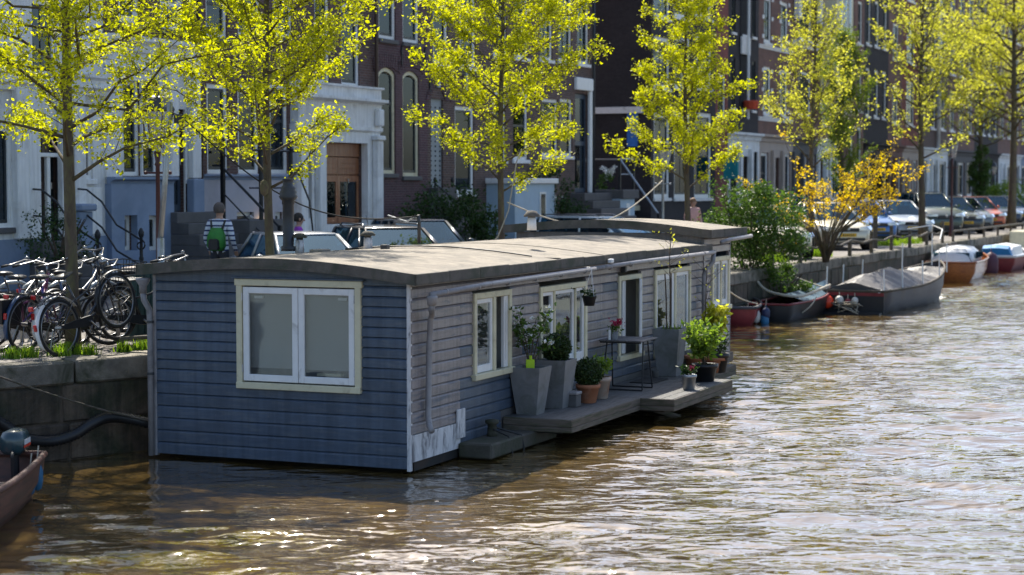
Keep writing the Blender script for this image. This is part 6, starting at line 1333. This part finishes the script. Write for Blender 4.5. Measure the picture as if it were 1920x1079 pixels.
sR = along(1868, .9); t = thing('red_white_boat', 'small red and white motorboat with blue cover near the pontoon', 'boat', tuple(qpt(sR, .9)), RZQ); rg = hull_rings(4.6, 1.5, .55, -.2, stern=.9, sheer=.3); boat_hull(t, rg, M['redpaint'], inner=False); gunwale(t, rg, M['boatwhite'], .06)
MB().loft([[(x_, y*w_, .56+zz*hh) for y, zz in ((-1,0),(-.85,.8),(0,1),(.85,.8),(1,0))] for x_, w_, hh in ((.3,.62,.25),(.6,.66,.42),(2.4,.66,.45),(3.2,.5,.15))]).build('cabin', M['boatwhite'], t); MB().loft([[(x_, y*.6, .58+zz*hh) for y, zz in ((-1,0),(-.8,.9),(0,1),(.8,.9),(1,0))] for x_, hh in ((-.02,.3),(.28,.42))]).build('blue_cover', pm('bright_blue_cover', (.02,.22,.5), .6), t)
fender('dark plum fender barrel between the two motorboats', atz(1858, 497, .3), pm('plum_barrel', (.09,.03,.05), .6), .28, .9); fender('blue fender floating beside the varnished boat', atz(1826, 511, .12), M['fblue'], .12, .5)
sP = along(1915, 1.0); t = thing('pontoon', 'dark barge pontoon with pale deck at the far quay', 'pontoon', tuple(qpt(sP, 1.2)), RZQ); MB().cbox(0, 14, -1.2, 1.2, -.3, .55, .03).build('barge_hull', M['hullblack'], t); MB().cbox(-.05, 14, -1.25, 1.25, .552, .62, .02).build('deck', M['boatwhite'], t); MB().cbox(1.5, 6, -.9, .9, .622, 1.35, .03).build('deck_house', M['cream'], t)
# timber mooring rail on the quay edge
t = thing('mooring_rail', 'pale timber rail on posts along the quay edge in front of the cars', 'railing', tuple(qpt(26.5, -.08, QZ)), RZQ)
for k in range(9): MB().cbox(2.6*k-.05, 2.6*k+.05, -.05, .05, -.02, .55+.12*((k*7) % 3), .012).build('post', M['fascia'], t)
for k in range(8): MB().tube([(2.6*k, -.06, .42+.05*(k % 2)), (2.6*k+1.3, -.07, .36), (2.6*k+2.6, -.06, .42+.05*((k+1) % 2))], .032, 6).build('rail', M['fascia'], t)
t = thing('mooring_rail', 'long iron rail on the far quay edge beside the motorboats', 'railing', tuple(qpt(49, -.05, QZ)), RZQ)
for k in range(7): MB().cbox(3*k-.04, 3*k+.04, -.04, .04, -.02, .4, .01).build('post', M['fascia'], t)
MB().tube([(0,0,.38),(18,0,.38)], .045, 6).build('rail', M['fascia'], t)
# ================================================================== STREET FURNITURE
def lantern(label, P, Hp, polem, name='street_lamp', sc=1.0, group='street lamps'):
    t = thing(name, label, 'street lamp', tuple(P), 0, group)
    MB().lathe([(.11,0),(.11,.12),(.08,.2),(.075,.7),(.055,.78),(.042,.85),(.032,Hp-.25),(.05,Hp-.22),(.035,Hp-.18),(.06,Hp-.02),(.0,Hp)], 12).build('post', M[polem], t, True)
    MB().tube([(-.18,0,Hp-.35),(.18,0,Hp-.35)], .018, 6).build('ladder_bar', M[polem], t)
    for s_ in (-1, 1): MB().lathe([(0,-.03),(.03,-.02),(.03,.02),(0,.03)], 8, (s_*.19,0,Hp-.35)).build('bar_knob', M[polem], t, True)
    a, b, h = .13*sc, .225*sc, .52*sc
    def sq(r_, z_, n=6): return [(r_*math.cos(math.pi/3*k), r_*math.sin(math.pi/3*k), z_) for k in range(n)]
    MB().loft([sq(a, Hp+.03), sq(b, Hp+.03+h)], cap=False).build('lantern_glass', M['lampglass'], t)
    fr = MB()
    for k in range(6):
        p, q = sq(a, Hp+.03)[k], sq(b, Hp+.03+h)[k]; fr.tube([p, q], .011, 5); q2 = sq(b, Hp+.03+h)[(k+1) % 6]; fr.tube([q, q2], .012, 5)
    fr.build('lantern_frame', M[polem], t); MB().loft([sq(b*1.12, Hp+.035+h), sq(b*1.05, Hp+.08+h), sq(b*.55, Hp+.24+h), sq(b*.2, Hp+.28+h), sq(b*.2, Hp+.33+h), sq(.01, Hp+.38+h)]).build('lantern_roof', M['darkmetal'], t)
    MB().lathe([(.0,.05),(.07,.06),(.09,.2),(.05,.25),(0,.25)], 8, (0,0,Hp)).build('burner', M['redpaint'] if polem != 'steel' else M['darkdoor'], t, True); return t
M['lampbrown'] = pm('red_brown_enamel', (.085,.028,.028), .4, .15, 6)
def atq(u, q, z=QZ): p = onplane(u, 345, Q0 + NQ*q, NQ); p.z = z; return p
L1 = atq(296, -3.6); lantern('lantern lamp post with dark brown shaft beside the leaning grey pole', L1, 2.62, 'lampbrown', sc=1.12)
p = atq(300, -2.6); t = thing('leaning_pole', 'slightly leaning galvanised pole with cable clamps beside the lantern', 'pole', tuple(p), 0); d_ = .16; MB().tube([(0,0,0),(0,0,1.3)], .055, 10).build('sleeve', M['steel'], t, True); MB().tube([(0,0,1.3),(d_*.5,0,2.2),(d_,0,3.3)], .042, 10).build('shaft', M['steel'], t, True); MB().tube([(d_-.05,0,3.15),(d_+.3,.0,3.05)], .02, 6).cbox(d_+.06, d_+.2, -.05, .05, 2.98, 3.12, .01).build('cable_bracket', M['darkmetal'], t)
PT = p + Vector((d_+.2, 0, 3.05))
cab_ = [PT.lerp(MASTP, k/24) - Vector((0,0,.55*math.sin(math.pi*k/24)**1.0*(1))) for k in range(25)]
o = MB().tube(cab_, .012, 6).build('power_cable', M['cable'], None, True); tag(o, 'black power cable sagging from the leaning pole to the houseboat roof', 'cable')
o = MB().tube([MASTP + Vector((0,0,-.02)), MASTP + Vector((-.1,.3,-.02)), MASTP + Vector((-.22,.9,-.10)), MASTP + Vector((-.6,2.2,-.02))], .012, 6).build('chain', M['steel'], None, True); tag(o, 'short pale chain tied to the post on the houseboat roof', 'chain')
L2 = atq(1243, -3.4); lantern('lantern lamp post with grey shaft in front of the black corner house', L2, 2.45, 'steel', sc=.95)
L3 = atq(1785, -1.5); lantern('red-brown lamp post standing among the far parked cars', L3, 3.1, 'lampbrown')
L4 = atq(1862, -7); lantern('small dark lamp post by the far house fronts', L4, 2.6, 'darkmetal')
tr3 = qpt(12.8, -1.2, QZ); a = tr3 + Vector((.08,-.05,1.75)); b = L2 + Vector((0,0,2.2)); o = MB().tube([a.lerp(b, k/20) - Vector((0,0,.75*math.sin(math.pi*k/20))) for k in range(21)], .014, 5).build('hanging_cable', M['rope'], None, True); tag(o, 'pale cable swagged between the third elm and the grey lamp post', 'cable')
o = MB().tube([tr3 + Vector((.35,-.1,2.75)), tr3 + Vector((.25,-.15,2.5)), tr3 + Vector((.1,-.12,1.6)), tr3 + Vector((-.1,-.1,1.1)), tr3 + Vector((-.9,-.2,.35)), tr3 + Vector((-1.3,-.2,.1))], .012, 5).build('tree_cable', M['rope'], None, True); tag(o, 'pale cable running down the third elm trunk to the ground', 'cable')
t = thing('stone_bollard', 'small rounded pale stone bollard on the pavement', 'bollard', tuple(atq(846, -7.1)), 0); MB().lathe([(.16,0),(.15,.5),(.11,.85),(.05,.95),(0,.97)], 12).build('bollard', M['whitewall'], t, True)
t = thing('grey_post', 'square grey wooden post among the parked cars', 'post', tuple(atq(1642, -1.0)), 0); MB().cbox(-.07,.07,-.07,.07,-.02,1.35,.01).build('post', M['fascia'], t)
# ================================================================== PEOPLE
def person(name, label, P, rz, shirt, trousers, hair, arm=(.15,.15), stripes=False, lean=0, H=1.76, skin_c=(.45,.27,.2)):
    t = thing(name, label, 'person', tuple(P), rz); k = H/1.76
    J = dict(pel=(0,0,.95), spi=(0,.01,1.15), che=(0,.0,1.34), nk=(0,.01,1.49), nk2=(0,-.005,1.545), hd=(0,-.02,1.615), hd2=(0,-.015,1.70),
             shL=(.18,.01,1.42), elL=(.25,.03,1.15), wrL=(.24,-.08+arm[0]*-.5,.92), haL=(.235,-.12-arm[0]*.5,.84), shR=(-.18,.01,1.42), elR=(-.25,.03,1.15), wrR=(-.24,-.08-arm[1]*.5,.92), haR=(-.235,-.12-arm[1]*.5,.84),
             hiL=(.095,0,.90), knL=(.10,-.03,.50), anL=(.10,.03,.09), toL=(.11,-.14,.035), hiR=(-.095,0,.90), knR=(-.10,.03,.50), anR=(-.10,.10,.10), toR=(-.11,-.06,.035))
    ed = [('pel','spi'),('spi','che'),('che','nk'),('nk','nk2'),('nk2','hd'),('hd','hd2'),('che','shL'),('shL','elL'),('elL','wrL'),('wrL','haL'),('che','shR'),('shR','elR'),('elR','wrR'),('wrR','haR'),('pel','hiL'),('hiL','knL'),('knL','anL'),('anL','toL'),('pel','hiR'),('hiR','knR'),('knR','anR'),('anR','toR')]
    rad = dict(pel=(.15,.115), spi=(.145,.11), che=(.165,.12), nk=(.06,.06), nk2=(.055,.055), hd=(.085,.10), hd2=(.075,.09), shL=(.07,.07), elL=(.05,.05), wrL=(.035,.035), haL=(.03,.045), hiL=(.095,.095), knL=(.07,.07), anL=(.05,.05), toL=(.045,.035))
    names = list(J); me = bpy.data.meshes.new('body'); me.from_pydata([tuple(c*k for c in J[n_]) for n_ in names], [(names.index(a), names.index(b)) for a, b in ed], [])
    o = bpy.data.objects.new('body_base', me); COL.objects.link(o); sk = o.modifiers.new('skin', 'SKIN'); sk.use_smooth_shade = True
    for i, n_ in enumerate(names): r_ = rad.get(n_) or rad[n_[:-1]+'L']; me.skin_vertices[0].data[i].radius = (r_[0]*k, r_[1]*k); me.skin_vertices[0].data[i].use_root = (n_ == 'pel')
    ss = o.modifiers.new('sub', 'SUBSURF'); ss.levels = 2; ss.render_levels = 2
    dg = bpy.context.evaluated_depsgraph_get(); m2 = bpy.data.meshes.new_from_object(o.evaluated_get(dg)); bpy.data.objects.remove(o)
    for mt in (pm('skin_'+name, skin_c, .55, .08, 6), shirt, trousers, pm('dark_shoes', (.03,.025,.02), .6)): m2.materials.append(mt)
    for p in m2.polygons:
        z_ = p.center.z/k; x_ = abs(p.center.x)/k; hand = x_ > .2 and z_ < .93
        p.material_index = 0 if (z_ > 1.49 or hand) else (1 if (z_ > .93 or x_ > .2) else (3 if z_ < .1 else 2)); p.use_smooth = True
    b = place(m2, 'body', t)
    hr = MB(); hr.lathe([(.100*k*math.sin(a), -.118*k*math.cos(a)) for a in [math.pi*(.28+.72*q/8) for q in range(9)]], 14, (0,.012*k,1.668*k), cap=False); hr.v = [(x, y*1.12, z_) for x, y, z_ in hr.v if True]; ho = hr.build('hair', hair, t, True)
    MB().lathe([(0,-.03),(.018,-.02),(.02,.02),(0,.03)], 6, (.09*k,.0,1.64*k)).lathe([(0,-.03),(.018,-.02),(.02,.02),(0,.03)], 6, (-.09*k,.0,1.64*k)).build('ears', MATS['skin_'+name], t, True)
    MB().hexa([(-.015*k,-.10*k,1.60*k),(.015*k,-.10*k,1.60*k),(.01*k,-.14*k,1.605*k),(-.01*k,-.14*k,1.605*k)], [(-.008*k,-.10*k,1.66*k),(.008*k,-.10*k,1.66*k),(.006*k,-.112*k,1.655*k),(-.006*k,-.112*k,1.655*k)]).build('nose', MATS['skin_'+name], t, True)
    return t
def stripe_mat():
    m, t, p = newmat('blue_white_striped_shirt'); tc = N(t, 'ShaderNodeTexCoord'); sp_ = N(t, 'ShaderNodeSeparateXYZ'); t.links.new(tc.outputs['Object'], sp_.inputs[0])
    ml = N(t, 'ShaderNodeMath', operation='MULTIPLY'); ml.inputs[1].default_value = 1/.085; t.links.new(sp_.outputs[2], ml.inputs[0]); fr = N(t, 'ShaderNodeMath', operation='FRACT'); t.links.new(ml.outputs[0], fr.inputs[0])
    r_ = ramp(t, fr.outputs[0], [(0,(.02,.04,.14)), (.30,(.02,.04,.14)), (.34,(.62,.68,.80)), (.95,(.62,.68,.80)), (1,(.02,.04,.14))]); t.links.new(r_.outputs[0], p.inputs['Base Color']); p.inputs['Roughness'].default_value = .85; return m
jeans = pm('dark_trousers', (.03,.035,.05), .85, .2, 8)
mp_ = atq(411, -4.6); man = person('person', 'person in blue and white striped jersey walking away with a green backpack', mp_, math.pi - .25, stripe_mat(), jeans, pm('grey_brown_hair', (.10,.085,.08), .8, .3, 30))
bk = thing('backpack', 'green and black backpack slung on the striped jersey', 'backpack', tuple(mp_), math.pi - .25)
MB().loft([[(x_, .10+y*dp_, z_) for x_, y in ((-w_,0),(-w_*.8,1),(w_*.8,1),(w_,0))] for w_, dp_, z_ in ((.12,.10,.94),(.16,.16,1.02),(.155,.15,1.2),(.10,.08,1.34))]).build('pack_body', pm('green_nylon', (.03,.20,.03), .6, .2, 10), bk, True); MB().loft([[(x_, .255+y*.05, z_) for x_, y in ((-w_,0),(-w_*.8,1),(w_*.8,1),(w_,0))] for w_, z_ in ((.09,.96),(.11,1.0),(.10,1.12),(.06,1.15))]).build('pocket', M['black'], bk)
for s_ in (-1, 1): MB().tube([(s_*.10,.12,1.32),(s_*.13,.06,1.46),(s_*.12,-.10,1.42),(s_*.13,-.13,1.2)], .02, 6).build('strap', M['black'], bk)
person('person', 'person in a purple top standing between the silver and black cars', atq(560, -4.4), math.pi*.6, pm('purple_top', (.30,.05,.42), .8, .15, 8), jeans, pm('dark_hair', (.02,.015,.012), .7, .3, 30), H=1.55)
person('person', 'person in a pale pink top standing behind the slim elm trunk', atq(1300, -4.0), R(20), pm('pale_pink_top', (.62,.36,.33), .8, .15, 8), jeans, pm('light_brown_hair', (.22,.12,.06), .7, .3, 30), H=1.68)
